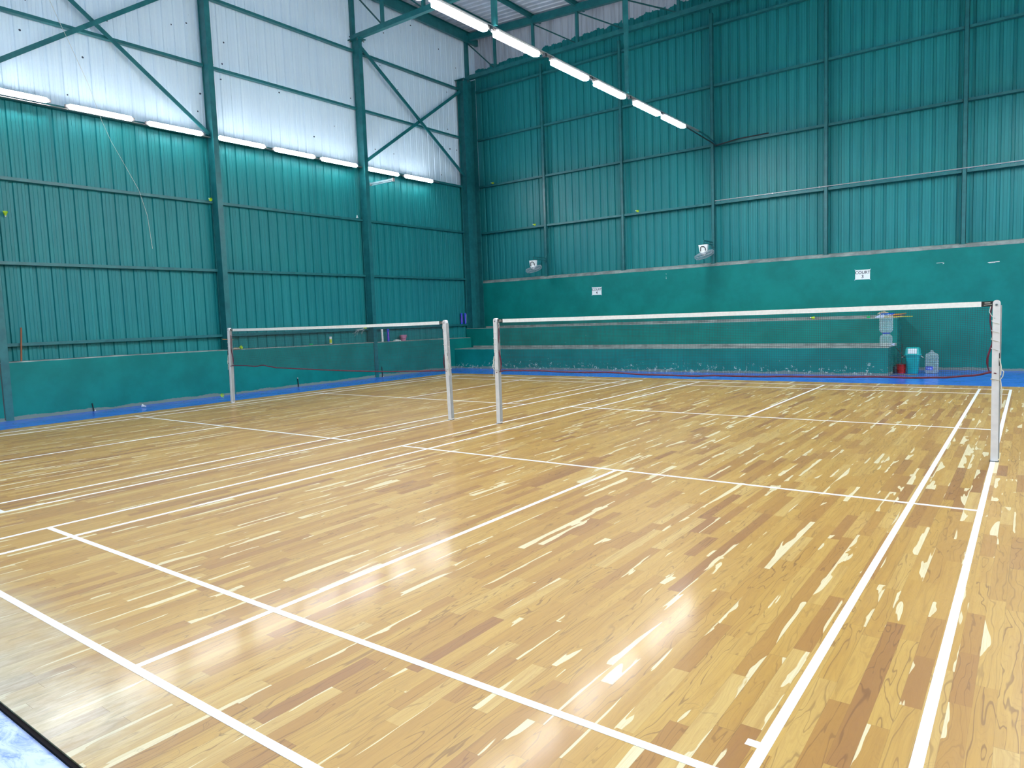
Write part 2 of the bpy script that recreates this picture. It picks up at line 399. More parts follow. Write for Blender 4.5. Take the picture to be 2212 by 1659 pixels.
# ------------------------------------------------------------------ floor
XL, XR, YF, YB = -12.25, 18.6, -12.0, 11.2        # hall extents (sheet planes)
f = struct(mb(M['floor']).box(-10.42, 17.5, -7.14, 7.22, -0.02, 0.0).build('floor'))
b = mb(M['blue']).box(XL - 0.1, XR, YF, YB + 0.2, -0.12, -0.02).build('surround_floor', f); tag(b, 'blue painted cement around the wood')
e = mb(M['gapd']).box(-10.455, 17.5, -7.156, -7.14, -0.0202, -0.008).box(-10.44, -10.42, -7.14, 7.22, -0.0202, -0.006).box(-10.44, 17.5, 7.22, 7.235, -0.0202, -0.006).build('floor_edging', f)
LW = 0.04
def court(cx, cy, hx_o, hx_i, mark=False):
    def ln(x0, x1, y0, y1, z, name): mb(M['line']).box(x0, x1, y0, y1, 0.0, z).build(name, f)
    for s in (-1, 1):
        for hx in (hx_o, hx_i):
            x = cx + s * hx; ln(x - LW / 2, x + LW / 2, cy - 6.70, cy + 6.70, 0.0016, 'side_line')
        for y in (2.0, 5.93, 6.68):
            z = {2.0: 0.0013, 5.93: 0.0012, 6.68: 0.0014}[y]
            ln(cx - hx_o, cx + hx_o, cy + s * y - LW / 2, cy + s * y + LW / 2, z, {2.0: 'short_service_line', 5.93: 'long_service_line', 6.68: 'back_line'}[y])
        ln(cx - LW / 2, cx + LW / 2, min(cy + s * 2.0, cy + s * 6.68), max(cy + s * 2.0, cy + s * 6.68), 0.0010, 'center_line')
    if mark: ln(cx + hx_i - LW / 2 - 0.045, cx + hx_i, cy - 5.73, cy - 5.69, 0.0009, 'test_mark')
court(0.0, 0.0, 3.03, 2.58, True)
court(-6.974, -0.014, 3.0, 2.59)
court(7.0, 0.0, 3.03, 2.58)

# ------------------------------------------------------------------ walls
def corrugated(along, lo, hi, fixed, z0, z1, face, pitch, phase, m, name, parent=None, depth=0.03):
    """ribbed sheet; ribs recess away from the room. along='y' (side wall) or 'x' (end wall); face=+1/-1 room side"""
    pts = []; k = math.floor((lo - phase) / pitch)
    pr = [(-0.040, 0.0), (-0.026, -depth), (0.026, -depth), (0.040, 0.0), (pitch * 0.36, 0.0), (pitch * 0.36 + 0.006, -0.004), (pitch * 0.36 + 0.012, 0.0), (pitch * 0.64, 0.0), (pitch * 0.64 + 0.006, -0.004), (pitch * 0.64 + 0.012, 0.0)]
    seq = []
    while phase + k * pitch < hi + pitch:
        for a, d in pr:
            p = phase + k * pitch + a
            if lo < p < hi: seq.append((p, d))
        k += 1
    seq = [(lo, 0.0)] + seq + [(hi, 0.0)]
    vs = []
    for p, d in seq:
        q = fixed + face * d
        for z in (z0, z1): vs.append((q, p, z) if along == 'y' else (p, q, z))
    n = len(seq); t = -0.004 * face
    fs = [(2 * i, 2 * i + 2, 2 * i + 3, 2 * i + 1) for i in range(n - 1)]
    x = mb(m); x.add(vs, fs)
    vs2 = [((v[0] - 0.005 * face, v[1], v[2]) if along == 'y' else (v[0], v[1] - 0.005 * face, v[2])) for v in vs]
    x.add(vs2, fs)
    # close top and bottom edges
    for e in (0, 1):
        x.add([vs[2 * i + e] for i in range(n)] + [vs2[2 * i + e] for i in range(n)], [(i, i + 1, n + i + 1, n + i) for i in range(n - 1)])
    return x.build(name, parent)

XF = -11.93                                  # face of the left low wall and column flanges
# left wall: low masonry, sheets, girts
wl = mb(M['wall'])
y0, y1 = YF, 10.02
zt = lambda y: 1.05 - 0.0105 * max(0.0, y + 1.0)
ys = [y0, -1.0, y1]
for a, b2 in zip(ys[:-1], ys[1:]):
    wl.add([(XL - 0.1, a, -0.05), (XF, a, -0.05), (XF, b2, -0.05), (XL - 0.1, b2, -0.05), (XL - 0.1, a, zt(a)), (XF, a, zt(a)), (XF, b2, zt(b2)), (XL - 0.1, b2, zt(b2))],
           [(0, 3, 2, 1), (4, 5, 6, 7), (0, 1, 5, 4), (1, 2, 6, 5), (2, 3, 7, 6), (3, 0, 4, 7)])
wl = struct(wl.build('wall_left'))
def cem(xa, xb, ya, yb, za, zb, name, par, seed=3, n=90):
    """uneven strip of bare cement lying on a wall top (runs along y)"""
    rr = random.Random(seed); v = []; fs = []
    for i in range(n + 1):
        y = ya + (yb - ya) * i / n; z = za + (zb - za) * i / n + rr.random() * 0.012
        e = rr.random() * 0.012
        v += [(xa, y, z - 0.02), (xb - e, y, z - 0.02), (xb - e - 0.01, y, z), (xa, y, z + 0.004)]
    for i in range(n):
        for k in range(4): k2 = (k + 1) % 4; fs.append((4 * i + k, 4 * i + k2, 4 * i + 4 + k2, 4 * i + 4 + k))
    fs += [(0, 1, 2, 3), (4 * n + 3, 4 * n + 2, 4 * n + 1, 4 * n)]
    return mb(M['cement']).add(v, fs).build(name, par)
cem(XL + 0.005, XF - 0.003, -1.0, 10.0, 1.058, zt(10.0) + 0.01, 'cement_ledge', wl)
cem(XL + 0.005, XF - 0.003, -11.9, -1.0, 1.058, 1.058, 'cement_ledge', wl, 5)
corrugated('y', YF, YB, XL, 0.95, 6.0, 1, 0.262, -2.86, M['clad'], 'green_cladding', wl)
corrugated('y', YF, YB, XL - 0.012, 5.98, 11.2, 1, 0.262, -2.86, M['white'], 'white_cladding', wl, depth=0.022)
COLY = [(-12.3, -12.2), (-7.85, -7.72), (-3.40, -3.27), (1.13, 1.26), (5.68, 5.81), (10.12, 10.36)]
GZ = [1.38, 2.91, 4.48, 5.98, 7.58, 9.15]
def cgirt(x, y0_, y1_, z, par, name='wall_girt', face=1):
    """C-section rail: web plus two lips"""
    g = mb(M['steel'])
    g.box(x - 0.11, x, y0_, y1_, z + 0.022, z + 0.03).box(x - 0.11, x, y0_, y1_, z - 0.03, z - 0.022).box(x - 0.008, x, y0_, y1_, z - 0.022, z + 0.022)
    return g.build(name, par)
for (a, b2), (c, d) in zip(COLY[:-1], COLY[1:]):
    for z in GZ: cgirt(-12.12, b2, c, z, wl)

# back wall: taller masonry with cement coping, sheets, girts, slim posts
XW1 = 18.6
wb = mb(M['wall']).box(-12.22, XW1, 10.93, 11.45, -0.05, 2.79)
wb = struct(wb.build('wall_back'))
rr = random.Random(4); v = []; fs = []; n = 160
for i in range(n + 1):
    x = -12.22 + (XW1 + 12.22) * i / n; q = rr.random() * 0.008
    v += [(x, 10.925, 2.785 - q), (x, 11.3, 2.785 - q), (x, 11.3, 2.91), (x, 10.99 + q, 2.865), (x, 10.925, 2.81 + q)]
for i in range(n):
    for k in range(5): k2 = (k + 1) % 5; fs.append((5 * i + k, 5 * i + k2, 5 * i + 5 + k2, 5 * i + 5 + k))
fs += [(0, 1, 2, 3, 4), tuple(5 * n + k for k in (4, 3, 2, 1, 0))]
mb(M['cement']).add(v, fs).build('cement_coping', wb)
corrugated('x', -12.3, XW1, YB, 2.80, 11.2, -1, 0.2525, -0.66, M['cladback'], 'metal_cladding', wb)
PX = [-9.45, -6.66, -3.87, -0.95, 1.99, 4.9, 7.8, 10.7, 13.6]
for x in PX:
    p_ = mb(M['steel']).box(x - 0.045, x + 0.045, 11.0, 11.008, 2.86, 9.55).box(x - 0.045, x - 0.038, 11.0, 11.10, 2.86, 9.55).box(x + 0.038, x + 0.045, 11.0, 11.10, 2.86, 9.55)
    p_.box(x - 0.07, x + 0.07, 10.98, 11.12, 2.855, 2.87)
    p_.build('wall_post', wb)
ex = [-12.2] + PX + [XW1]
for a, c in zip(ex[:-1], ex[1:]):
    for z in (4.5, 6.07, 7.65, 9.25):
        g = mb(M['steel']).box(a + 0.05, c - 0.05, 11.03, 11.14, z + 0.022, z + 0.03).box(a + 0.05, c - 0.05, 11.03, 11.14, z - 0.03, z - 0.022).box(a + 0.05, c - 0.05, 11.03, 11.038, z - 0.022, z + 0.022)
        g.build('wall_girt', wb)
# right wall and the wall behind the camera
wr = struct(mb(M['wall']).box(XW1, XW1 + 0.25, YF, 11.45, -0.05, 2.8).build('wall_right'))
corrugated('y', YF, YB, XW1 + 0.02, 2.8, 6.0, -1, 0.2525, 0, M['clad'], 'green_cladding', wr)
corrugated('y', YF, YB, XW1 + 0.02, 6.0, 10.0, -1, 0.2525, 0, M['white'], 'white_cladding', wr)
wf = struct(mb(M['wall']).box(XL, XW1, YF - 0.25, YF, -0.05, 2.8).build('wall_front'))
corrugated('x', XL, XW1, YF - 0.05, 2.8, 6.0, 1, 0.2525, 0, M['clad'], 'green_cladding', wf)
corrugated('x', XL, XW1, YF - 0.05, 6.0, 11.2, 1, 0.2525, 0, M['white'], 'white_cladding', wf)

# roof: ribbed sheet falling gently to the right, purlins along the hall
ZR = lambda x: 11.14 - 0.055 * (x + 12.4)
seq = []; y = YF - 0.1
while y < 11.4:
    seq += [(y, 0.0), (y + 0.14, 0.0), (y + 0.16, 0.03), (y + 0.22, 0.03)]; y += 0.24
vs_, fs = [], []
for (yy, d) in seq:
    for x in (-12.6, 18.9): vs_.append((x, yy, ZR(x) + d))
for i in range(len(seq) - 1): fs.append((2 * i, 2 * i + 1, 2 * i + 3, 2 * i + 2))
vt = [(a, b2, c + 0.006) for a, b2, c in vs_]
ce = mb(M['roof']).add(vs_, fs).add(vt, fs)
ce = struct(ce.build('ceiling'))
for x in [-12.1, -11.0, -9.48, -7.87, -6.29, -4.65, -3.0, -1.4, 0.2, 1.8, 3.4, 5.0, 6.6, 8.2, 9.8, 11.4, 13, 14.6, 16.2, 17.8]:
    z = ZR(x)
    g = mb(M['steel']).box(x - 0.04, x + 0.03, YF, 11.15, z - 0.014, z - 0.006).box(x - 0.04, x - 0.032, YF, 11.15, z - 0.15, z - 0.014).box(x - 0.04, x + 0.03, YF, 11.15, z - 0.158, z - 0.15)
    if x < -12: g.box(x - 0.05, x + 0.05, YF, 11.15, z - 0.36, z - 0.158)
    g.build('purlin', ce)

# ------------------------------------------------------------------ columns
def i_column(y0_, y1_, ztop, label, plate=True, zb=-0.02):
    yc = (y0_ + y1_) / 2; t = thing('steel_column', label, 'column', (-12.054, yc, 0)); w2 = (y1_ - y0_) / 2
    mb(M['steel']).box(0.118, 0.13, -w2, w2, zb, ztop).build('front_flange', t)
    mb(M['steel']).box(-0.13, -0.118, -w2, w2, max(zb, 0.95), ztop).build('rear_flange', t)
    mb(M['steel']).box(-0.118, 0.118, -0.05, -0.04, max(zb, 0.95), ztop).box(-0.118, 0.118, 0.04, 0.05, max(zb, 0.95), ztop).build('web', t)
    if plate:
        p_ = mb(M['steel']).box(-0.20, 0.20, -0.16, 0.16, ztop, ztop + 0.02)
        p_.build('top_plate', t)
        bo = mb(M['metal'])
        for i in (-0.15, 0.15):
            for j in (-0.12, 0.12): bo.lathe([(0.012, -0.06), (0.012, 0.0), (0.02, 0.0), (0.02, 0.0)], (i, j, ztop), 8)
        bo.build('bolts', t)
    return t
i_column(1.13, 1.26, 9.42, 'teal steel wall column at the left end of the long X brace, nearest the camera')
i_column(5.68, 5.81, 9.42, 'teal steel wall column between the two lamp groups, with a bolted top plate')
i_column(10.12, 10.36, 9.42, 'teal steel column in the far corner where both walls meet', zb=1.25)
for (a, b2) in COLY[1:3]: i_column(a, b2, 9.42, 'teal steel column of the left wall, beyond the left edge of the photo')
wc = mb(M['steel']).box(-12.25, -12.05, 10.9, 10.93, 1.2, 9.6).box(-12.25, -12.22, 10.5, 10.9, 1.2, 9.6)
wc.build('corner_angle', wl)
# narrow seams where columns are bedded in the low wall
for (a, b2) in COLY[1:5]:
    mb(M['dark']).box(XF - 0.004, XF + 0.001, a - 0.02, a - 0.004, 0.0, zt(a)).build('wall_joint', wl)

# diagonal braces
def brace(p, q, label):
    t = mb(M['steel']); t.beam(p, q, 0.09, 0.008, up=(1, 0, 0)).beam(Vector(p) + Vector((-0.04, 0, -0.0)), Vector(q) + Vector((-0.04, 0, 0)), 0.008, 0.08, up=(1, 0, 0))
    return tag(t.build('diagonal_brace'), label, 'brace')
brace((-12.0, -3.27, 6.35), (-12.0, 1.0, 9.29), 'teal diagonal brace rising to the right, leaving the photo at its upper left')
brace((-12.06, -3.27, 9.35), (-12.06, 1.12, 6.02), 'teal diagonal brace falling to the right behind the three leftmost lamps')
brace((-12.0, 5.80, 9.29), (-12.0, 10.14, 6.30), 'teal diagonal brace falling to the right toward the far corner column')
brace((-12.06, 5.83, 6.12), (-12.06, 10.12, 9.05), 'teal diagonal brace rising to the right toward the far corner column')

# ------------------------------------------------------------------ roof trusses
NODES = [-12.22, -11.0, -9.48, -7.87, -6.29, -4.65, -3.0, -1.4, 0.2, 1.8, 3.4, 5.0, 6.6, 8.2, 9.8, 11.4, 13.0, 14.6, 16.2, 18.4]
def truss(y, zb, label, hb=0.14):
    t = thing('roof_truss', label, 'truss', (0, y, 0))
    mb(M['steel']).box(-12.3, 18.5, -0.06, 0.06, zb, zb + hb).build('bottom_chord', t)
    a, b2 = -12.4, 18.5
    zc = lambda x: ZR(x) - 0.30
    mb(M['steel']).add([(x, yy, zc(x) + d) for x in (a, b2) for yy in (-0.06, 0.06) for d in (0, 0.22)], [(0, 1, 3, 2), (4, 6, 7, 5), (0, 2, 6, 4), (1, 5, 7, 3), (0, 4, 5, 1), (2, 3, 7, 6)]).build('top_chord', t)
    for i, x in enumerate(NODES):
        ww = 0.06 if i == 0 else 0.04
        mb(M['steel']).box(x - ww, x + ww, -ww, ww, zb + hb, zc(x)).build('vertical', t)
        if i < len(NODES) - 1:
            x2 = NODES[i + 1]
            mb(M['rod']).beam((x + 0.03, 0, zc(x) - 0.02), (x2 - 0.03, 0, zb + hb), 0.035, 0.035).build('diagonal', t)
    return t
truss(10.70, 9.57, 'teal roof truss standing against the back wall, over the ragged paint edge', 0.13)
truss(5.75, 9.445, 'teal roof truss bearing on the plated column, reaching right over the court')
truss(1.20, 9.445, 'teal roof truss just above the top edge of the photo')

# ------------------------------------------------------------------ tube lights
def lamp_proto(kind, L=1.22):
    """batten pointing along y, centre at the origin. kind 'down' = diffuser below, 'side' = diffuser facing +x"""
    t = thing('tube_light', '-', 'lamp')
    body = mb(M['lamp_body']); em = mb(M['emit'])
    w2 = 0.062 if kind == 'down' else 0.047; h = L / 2
    def plate(m, u0, u1, d0, d1, rl):        # rounded-end slab: u across, d depth away from mounting
        poly = []; r = w2 if rl else 0.0
        for k in range(9):
            t_ = math.pi * k / 8; poly.append((math.cos(t_) * u1, h - u1 + math.sin(t_) * u1) if rl else None)
        for k in range(9):
            t_ = math.pi + math.pi * k / 8; poly.append((math.cos(t_) * u1, -(h - u1) + math.sin(t_) * u1))
        if kind == 'down': m.prism(poly, 'z', -d1, -d0)
        else: m.prism([(b_, a_) for a_, b_ in poly], 'x', d0, d1)
    plate(body, 0, w2 + 0.006, 0.0, 0.03, True)
    plate(em, 0, w2, 0.0301, 0.085 if kind == 'down' else 0.05, True)
    body.build('housing', t); em.build('diffuser', t)
    for s in (-1, 1):
        cp = mb(M['lamp_cap'])
        if kind == 'down': cp.box(-0.03, 0.03, s * (h + 0.025) - 0.024, s * (h + 0.025) + 0.024, -0.04, 0.0)
        else: cp.box(0.0, 0.04, s * (h + 0.025) - 0.024, s * (h + 0.025) + 0.024, -0.03, 0.03)
        cp.build('end_cap', t)
    return t
side = lamp_proto('side'); first = True
wall_l = [(-3.41, -2.19, 6.03, 'lit tube light on the left wall, cut by the left edge of the photo'),
          (-1.84, -0.63, 6.0, 'lit tube light on the left wall with an orange-tinted cap, second from the left edge'),
          (-0.30, 0.92, 5.98, 'lit tube light just left of the nearer wall column'),
          (1.31, 2.54, 5.97, 'lit tube light just right of the nearer wall column'),
          (2.80, 4.03, 5.96, 'lit tube light midway between the two wall columns'),
          (4.26, 5.45, 5.95, 'lit tube light just left of the plated wall column'),
          (5.90, 7.02, 5.93, 'lit tube light just right of the plated wall column, above the unlit one'),
          (7.34, 8.53, 5.93, 'lit tube light nearest the far corner on the left wall')]
OUT = 'lit tube light of the left wall row, beyond the left edge of the photo'
for y in (-5.0, -6.6, -8.3, -9.9): wall_l.append((y - 0.61, y + 0.61, 6.03, OUT))
for a, b2, z, lab in wall_l:
    loc = (-12.045, (a + b2) / 2, z)
    if first: side.location = loc; side.rotation_euler = (0, 0.10, 0); tag(side, lab, group='tube lights along the left wall'); o = side; first = False
    else: o = copy_tree(side, loc, label=lab, group='tube lights along the left wall' if lab != OUT else 'tube lights of the left wall beyond the photo')
mb(M['lamp_cap']).box(-12.12, -12.0475, -4.0, 8.9, 5.945, 5.955).build('lamp_cable_tray', wl)
down = lamp_proto('down'); first = True
XB = -3.65
mid = [(-0.37, 0.84, 'lit tube light on the hanging rail, cut by the top edge of the photo'),
       (1.05, 2.27, 'lit tube light on the hanging rail, the largest one wholly in view'),
       (2.69, 3.94, 'lit tube light on the hanging rail, third from the top edge'),
       (4.20, 5.46, 'lit tube light on the hanging rail just short of the lower hanger'),
       (5.90, 7.13, 'lit tube light on the hanging rail, last but one toward the back wall'),
       (7.34, 8.54, 'lit tube light at the far end of the hanging rail')]
OUT2 = 'lit tube light of the hanging rail, beyond the top edge of the photo'
for y in (-1.2, -2.85, -4.5, -6.1, -7.7, -9.3): mid.append((y - 0.61, y + 0.61, OUT2))
for a, b2, lab in mid:
    loc = (XB, (a + b2) / 2, 6.10)
    if first: down.location = loc; tag(down, lab, group='tube lights on the hanging rail'); first = False
    else: copy_tree(down, loc, label=lab, group='tube lights on the hanging rail' if lab != OUT2 else 'tube lights of the hanging rail above the photo')
for xb, q in ((3.75, 'right of the near court'), (10.6, 'over the courts farther right')):
    for k in range(12): copy_tree(down, (xb, 8.0 - 1.6 * k, 6.10), label='lit tube light outside the photo, on the hanging rail ' + q, group='tube lights ' + q)
for k in range(12): copy_tree(side, (18.5, 8.0 - 1.6 * k, 6.0), rz=(0, 0.10, math.pi), label='lit tube light outside the photo, along the right wall', group='tube lights along the right wall')
def rail(x, label, ends=True):
    t = thing('lamp_rail', label, 'rail', (x, 0, 0))
    mb(M['rail']).box(-0.02, 0.02, -10.2, 9.55, 6.125, 6.145).box(-0.02, -0.012, -10.2, 9.55, 6.10, 6.125).build('rail', t)
    for y in (-7.8, -3.3, 1.03, 5.53):
        mb(M['hang']).beam((0.03, y, 6.145), (0.03, y, 9.50), 0.09, 0.05).build('hanger', t)
    brk = mb(M['dark'])
    for y in ((0.945, 2.48, 4.07, 5.68, 7.24, -0.48) if ends else (7.2, 5.6, 4.0, 2.4, 0.8, -0.8)):
        mb(M['dark']).box(-0.03, 0.03, y - 0.035, y + 0.035, 6.07, 6.125).build('bracket', t)
    if ends:
        mb(M['steel']).tube([(0, 9.5, 6.13), (-0.02, 10.2, 6.11), (-0.12, 11.02, 6.09)], 0.022).build('end_bar', t)
        mb(M['cable']).tube([(0.0, 8.7, 6.07), (0.02, 9.5, 6.02), (0.0, 10.4, 6.0), (-0.1, 10.95, 6.03), (0.5, 10.98, 6.11), (1.3, 11.0, 6.12)], 0.016).build('cable', t)
    return t
rail(XB, 'grey hanging rail between the courts that carries a row of lit tube lights')
rail(3.75, 'grey hanging lamp rail outside the photo, right of the near court', False)
rail(10.6, 'grey hanging lamp rail outside the photo, over the farther courts', False)
# unlit batten on the plated column
t = thing('unlit_tube_light', 'short unlit tube light sticking out from the plated wall column', 'lamp', (-11.92, 5.86, 5.46))
mb(simple('grey_blue_housing', (0.16, 0.28, 0.32), 0.5)).box(0.02, 0.90, -0.03, 0.03, 0.0, 0.05).build('housing', t)
mb(simple('pale_blue_diffuser', (0.22, 0.42, 0.48), 0.35, 0.05)).tube([(0.06, 0, -0.018), (0.86, 0, -0.018)], 0.018, 12).build('tube', t)
mb(M['lamp_cap']).box(0.90, 0.94, -0.035, 0.035, -0.03, 0.06).build('end_cap', t); mb(M['lamp_cap']).box(0.0, 0.02, -0.035, 0.035, -0.03, 0.06).build('end_cap', t)

# silver conduit clipped along the back wall
t = thing('conduit_pipe', 'silver conduit pipe clipped along the back wall rail, upper right', 'pipe', (0, 10.995, 4.56))
mb(M['rail']).tube([(-3.8, 0, 0), (12.0, 0, 0)], 0.014, 10).build('pipe', t)
for x in [-3.4 + 1.15 * k for k in range(10)]: mb(M['metal']).box(x - 0.012, x + 0.012, -0.018, 0.03, -0.018, 0.018).build('clip', t)

# ------------------------------------------------------------------ concrete steps
t = thing('concrete_bench', 'teal painted two-step concrete bench with flaking paint along the back wall', 'bench', (0, 0, 0))
def block(x0, x1, y0_, y1_, z0, z1, name):
    o = mb(M['bench']).box(x0, x1, y0_, y1_, z0, z1 - 0.012).build(name, t)
    rr = random.Random(len(name)); v = []; fs = []; n = 80
    for i in range(n + 1):
        x = x0 + (x1 - x0) * i / n; q = rr.random() * 0.012
        v += [(x, y0_ - 0.004 + q, z1 - 0.012), (x, y1_, z1 - 0.012), (x, y1_, z1), (x, y0_ + 0.012 + q, z1)]
    for i in range(n):
        for k in range(4): k2 = (k + 1) % 4; fs.append((4 * i + k, 4 * i + k2, 4 * i + 4 + k2, 4 * i + 4 + k))
    fs += [(0, 1, 2, 3), (4 * n + 3, 4 * n + 2, 4 * n + 1, 4 * n)]
    tag(mb(M['cement']).add(v, fs).build('step_top', o), 'bare grey cement tread')
block(XF, 0.76, 9.15, 10.10, -0.03, 0.61, 'lower_step')
block(-12.2, 0.80, 10.10, 10.93, -0.03, 1.245, 'upper_step')

mb(M['cement']).box(XF + 0.02, 0.79, 10.094, 10.0998, 0.598, 0.665).build('cement_strip', t)
mb(M['cement']).box(-12.0, 0.79, 10.922, 10.9298, 1.235, 1.30).build('cement_strip', wb)
sc_ = lambda x, z, w_, h_, a: mb(M['clothw']).beam((x - w_ / 2, 10.9285, z - a), (x + w_ / 2, 10.9285, z + a), h_, 0.0015, up=(0, 1, 0)).build('scuff_mark', wb)
sc_(1.55, 2.47, 0.14, 0.010, 0.004); sc_(1.62, 2.45, 0.03, 0.012, 0.01); sc_(2.58, 2.41, 0.22, 0.016, 0.004); sc_(2.55, 2.395, 0.12, 0.008, 0.0)
for dz in (0.0, -0.09, -0.13): sc_(-5.25, 2.66 + dz, 0.010, 0.022, 0.004)
# ------------------------------------------------------------------ court signs
def text_obj(s, size, name, parent, loc, rot, m, bold=0.0):
    cu = bpy.data.curves.new(name, 'FONT'); cu.body = s; cu.size = size; cu.align_x = 'CENTER'; cu.align_y = 'CENTER'; cu.extrude = 0.0008; cu.offset = bold
    o = bpy.data.objects.new(name, cu); COL.objects.link(o)
    dg = bpy.context.evaluated_depsgraph_get(); me = bpy.data.meshes.new_from_object(o.evaluated_get(dg))
    bpy.data.objects.remove(o); me.name = name
    me.materials.clear(); me.materials.append(m)
    o = bpy.data.objects.new(name, me); COL.objects.link(o); o.parent = parent; o.location = loc; o.rotation_euler = rot
    return o
def sign(x, z, num, tilt, label):
    t = thing('court_sign', label, 'sign', (x, 10.928, z)); t.rotation_euler = (0, tilt, 0)
    mb(M['paper']).box(-0.165, 0.165, -0.003, 0.0, -0.118, 0.118).build('sheet', t)
    text_obj('COURT', 0.098, 'lettering', t, (0, -0.0032, 0.048), (math.pi / 2, 0, 0), M['ink'], 0.0016)
    text_obj(num, 0.115, 'number', t, (0.0, -0.0032, -0.052), (math.pi / 2, 0, 0), M['ink'], 0.002)
    tp = mb(M['bluelt'])
    for i in (-1, 1):
        for j in (-1, 1): tp.beam((i * 0.158, -0.0035, j * 0.112), (i * 0.178, -0.0035, j * 0.130), 0.014, 0.0008, up=(0, 1, 0))
    tp.build('tape_corners', t)
sign(-7.555, 2.285, '4', 0.02, 'white paper sign reading COURT 4, the left of the two signs, above the far court')
sign(-0.08, 2.305, '3', 0.01, 'white paper sign reading COURT 3, the right of the two signs, above the near court')

# ------------------------------------------------------------------ wall fans
def fan(xp, zarm, ya, tilt, label):
    """xp: post the bracket hangs from; ya: how far the head stands out in y"""
    t = thing('wall_fan', label, 'fan', (xp, 11.0, zarm))
    L = 11.0 - ya
    br = mb(M['steel']); br.beam((0, 0, 0.02), (0, -L, 0.02), 0.03, 0.03).beam((0, 0, -0.05), (0, -L, -0.05), 0.03, 0.03)
    for k in range(4): br.beam((0, -L * k / 3.0, 0.02), (0, -L * k / 3.0, -0.05), 0.02, 0.02)
    br.box(-0.06, 0.06, -0.06, -0.045, -0.10, 0.06)
    br.tube([(0, -0.02, 0.03), (0.03, -0.03, 0.08), (0.08, -0.02, 0.10)], 0.006)
    br.build('bracket', t)
    hz = -0.09
    # the white mount facing down the hall
    mount = mb(M['fanw'])
    mount.prism([(-0.125, hz), (0.125, hz), (0.10, hz - 0.20), (-0.09, hz - 0.20)], 'y', -L - 0.06, -L + 0.03)
    mount.build('mount', t)
    hnd = mb(M['dark']).tube([(-0.065, -L - 0.066, hz - 0.175), (-0.06, -L - 0.066, hz - 0.065), (-0.03, -L - 0.066, hz - 0.05), (0.03, -L - 0.066, hz - 0.055), (0.07, -L - 0.066, hz - 0.10), (0.075, -L - 0.066, hz - 0.165)], 0.012, 8)
    hnd.build('handle', t)
    head = thing_child('head', t)
    head.location = (0, -L - 0.02, hz - 0.21)
    return t, head
def thing_child(name, par):
    o = bpy.data.objects.new(name, None); COL.objects.link(o); o.parent = par; o.empty_display_size = 0.05; return o
def head_parts(t, loc, tilt):
    R = Matrix.Translation(loc) @ Matrix.Rotation(tilt[1], 4, 'Y') @ Matrix.Rotation(tilt[0], 4, 'X')
    mo = mb(M['fanw']).lathe([(0.0, 0.07), (0.05, 0.065), (0.075, 0.03), (0.075, -0.02), (0.05, -0.05), (0.0, -0.055)], (0, 0, 0), 20); mo.xf(R).build('motor', t)
    cg = mb(M['fang']); RR = 0.265
    for z, r in ((-0.05, RR), (-0.075, RR * 0.985), (-0.01, RR * 0.93), (-0.115, RR * 0.9)):
        cg.tube([(math.cos(a) * r, math.sin(a) * r, z) for a in [2 * math.pi * k / 36 for k in range(36)]], 0.006 if z == -0.05 else 0.0035, 6, True)
    for k in range(32):
        a = 2 * math.pi * k / 32; c_, s_ = math.cos(a), math.sin(a)
        cg.tube([(c_ * q, s_ * q, z) for q, z in ((0.07, 0.015), (0.17, 0.008), (RR * 0.93, -0.012), (RR, -0.05), (RR * 0.985, -0.075), (RR * 0.9, -0.112), (0.17, -0.14), (0.05, -0.15))], 0.0022, 5)
    for r, z in ((0.12, 0.012), (0.19, 0.004), (0.12, -0.146), (0.19, -0.135)):
        cg.tube([(math.cos(a) * r, math.sin(a) * r, z) for a in [2 * math.pi * k / 24 for k in range(24)]], 0.0025, 5, True)
    cg.xf(R).build('guard', t)
    bl = mb(M['fang'])
    for k in range(3):
        a0 = 2 * math.pi * k / 3; v = []
        N = 6
        for i in range(N + 1):
            r = 0.05 + 0.18 * i / N; wd = 0.28 + 0.5 * math.sin(math.pi * min(1, i / N + 0.1)); 
            for s in (-1, 1):
                a = a0 + s * wd * 0.9; v.append((math.cos(a) * r, math.sin(a) * r, -0.065 + s * 0.018))
        fs = [(2 * i, 2 * i + 1, 2 * i + 3, 2 * i + 2) for i in range(N)]
        v2 = [(x, y, z - 0.003) for x, y, z in v]
        bl.add(v, fs, True).add(v2, fs, True)
    bl.lathe([(0.0, -0.04), (0.035, -0.045), (0.035, -0.085), (0.0, -0.1)], (0, 0, 0), 14)
    bl.xf(R).build('blades', t)
def make_fan(xp, zarm, ya, tilt, label):
    t, head = fan(xp, zarm, ya, tilt, label)
    loc = head.location.copy(); bpy.data.objects.remove(head)
    head_parts(t, loc, tilt)
make_fan(-9.45, 3.43, 10.28, (0.30, -0.12), 'white wall fan on a green bracket, left one, above the COURT 4 end')
make_fan(-3.87, 3.42, 10.30, (0.28, -0.24), 'white wall fan on a green bracket, the one nearer the COURT 3 sign')

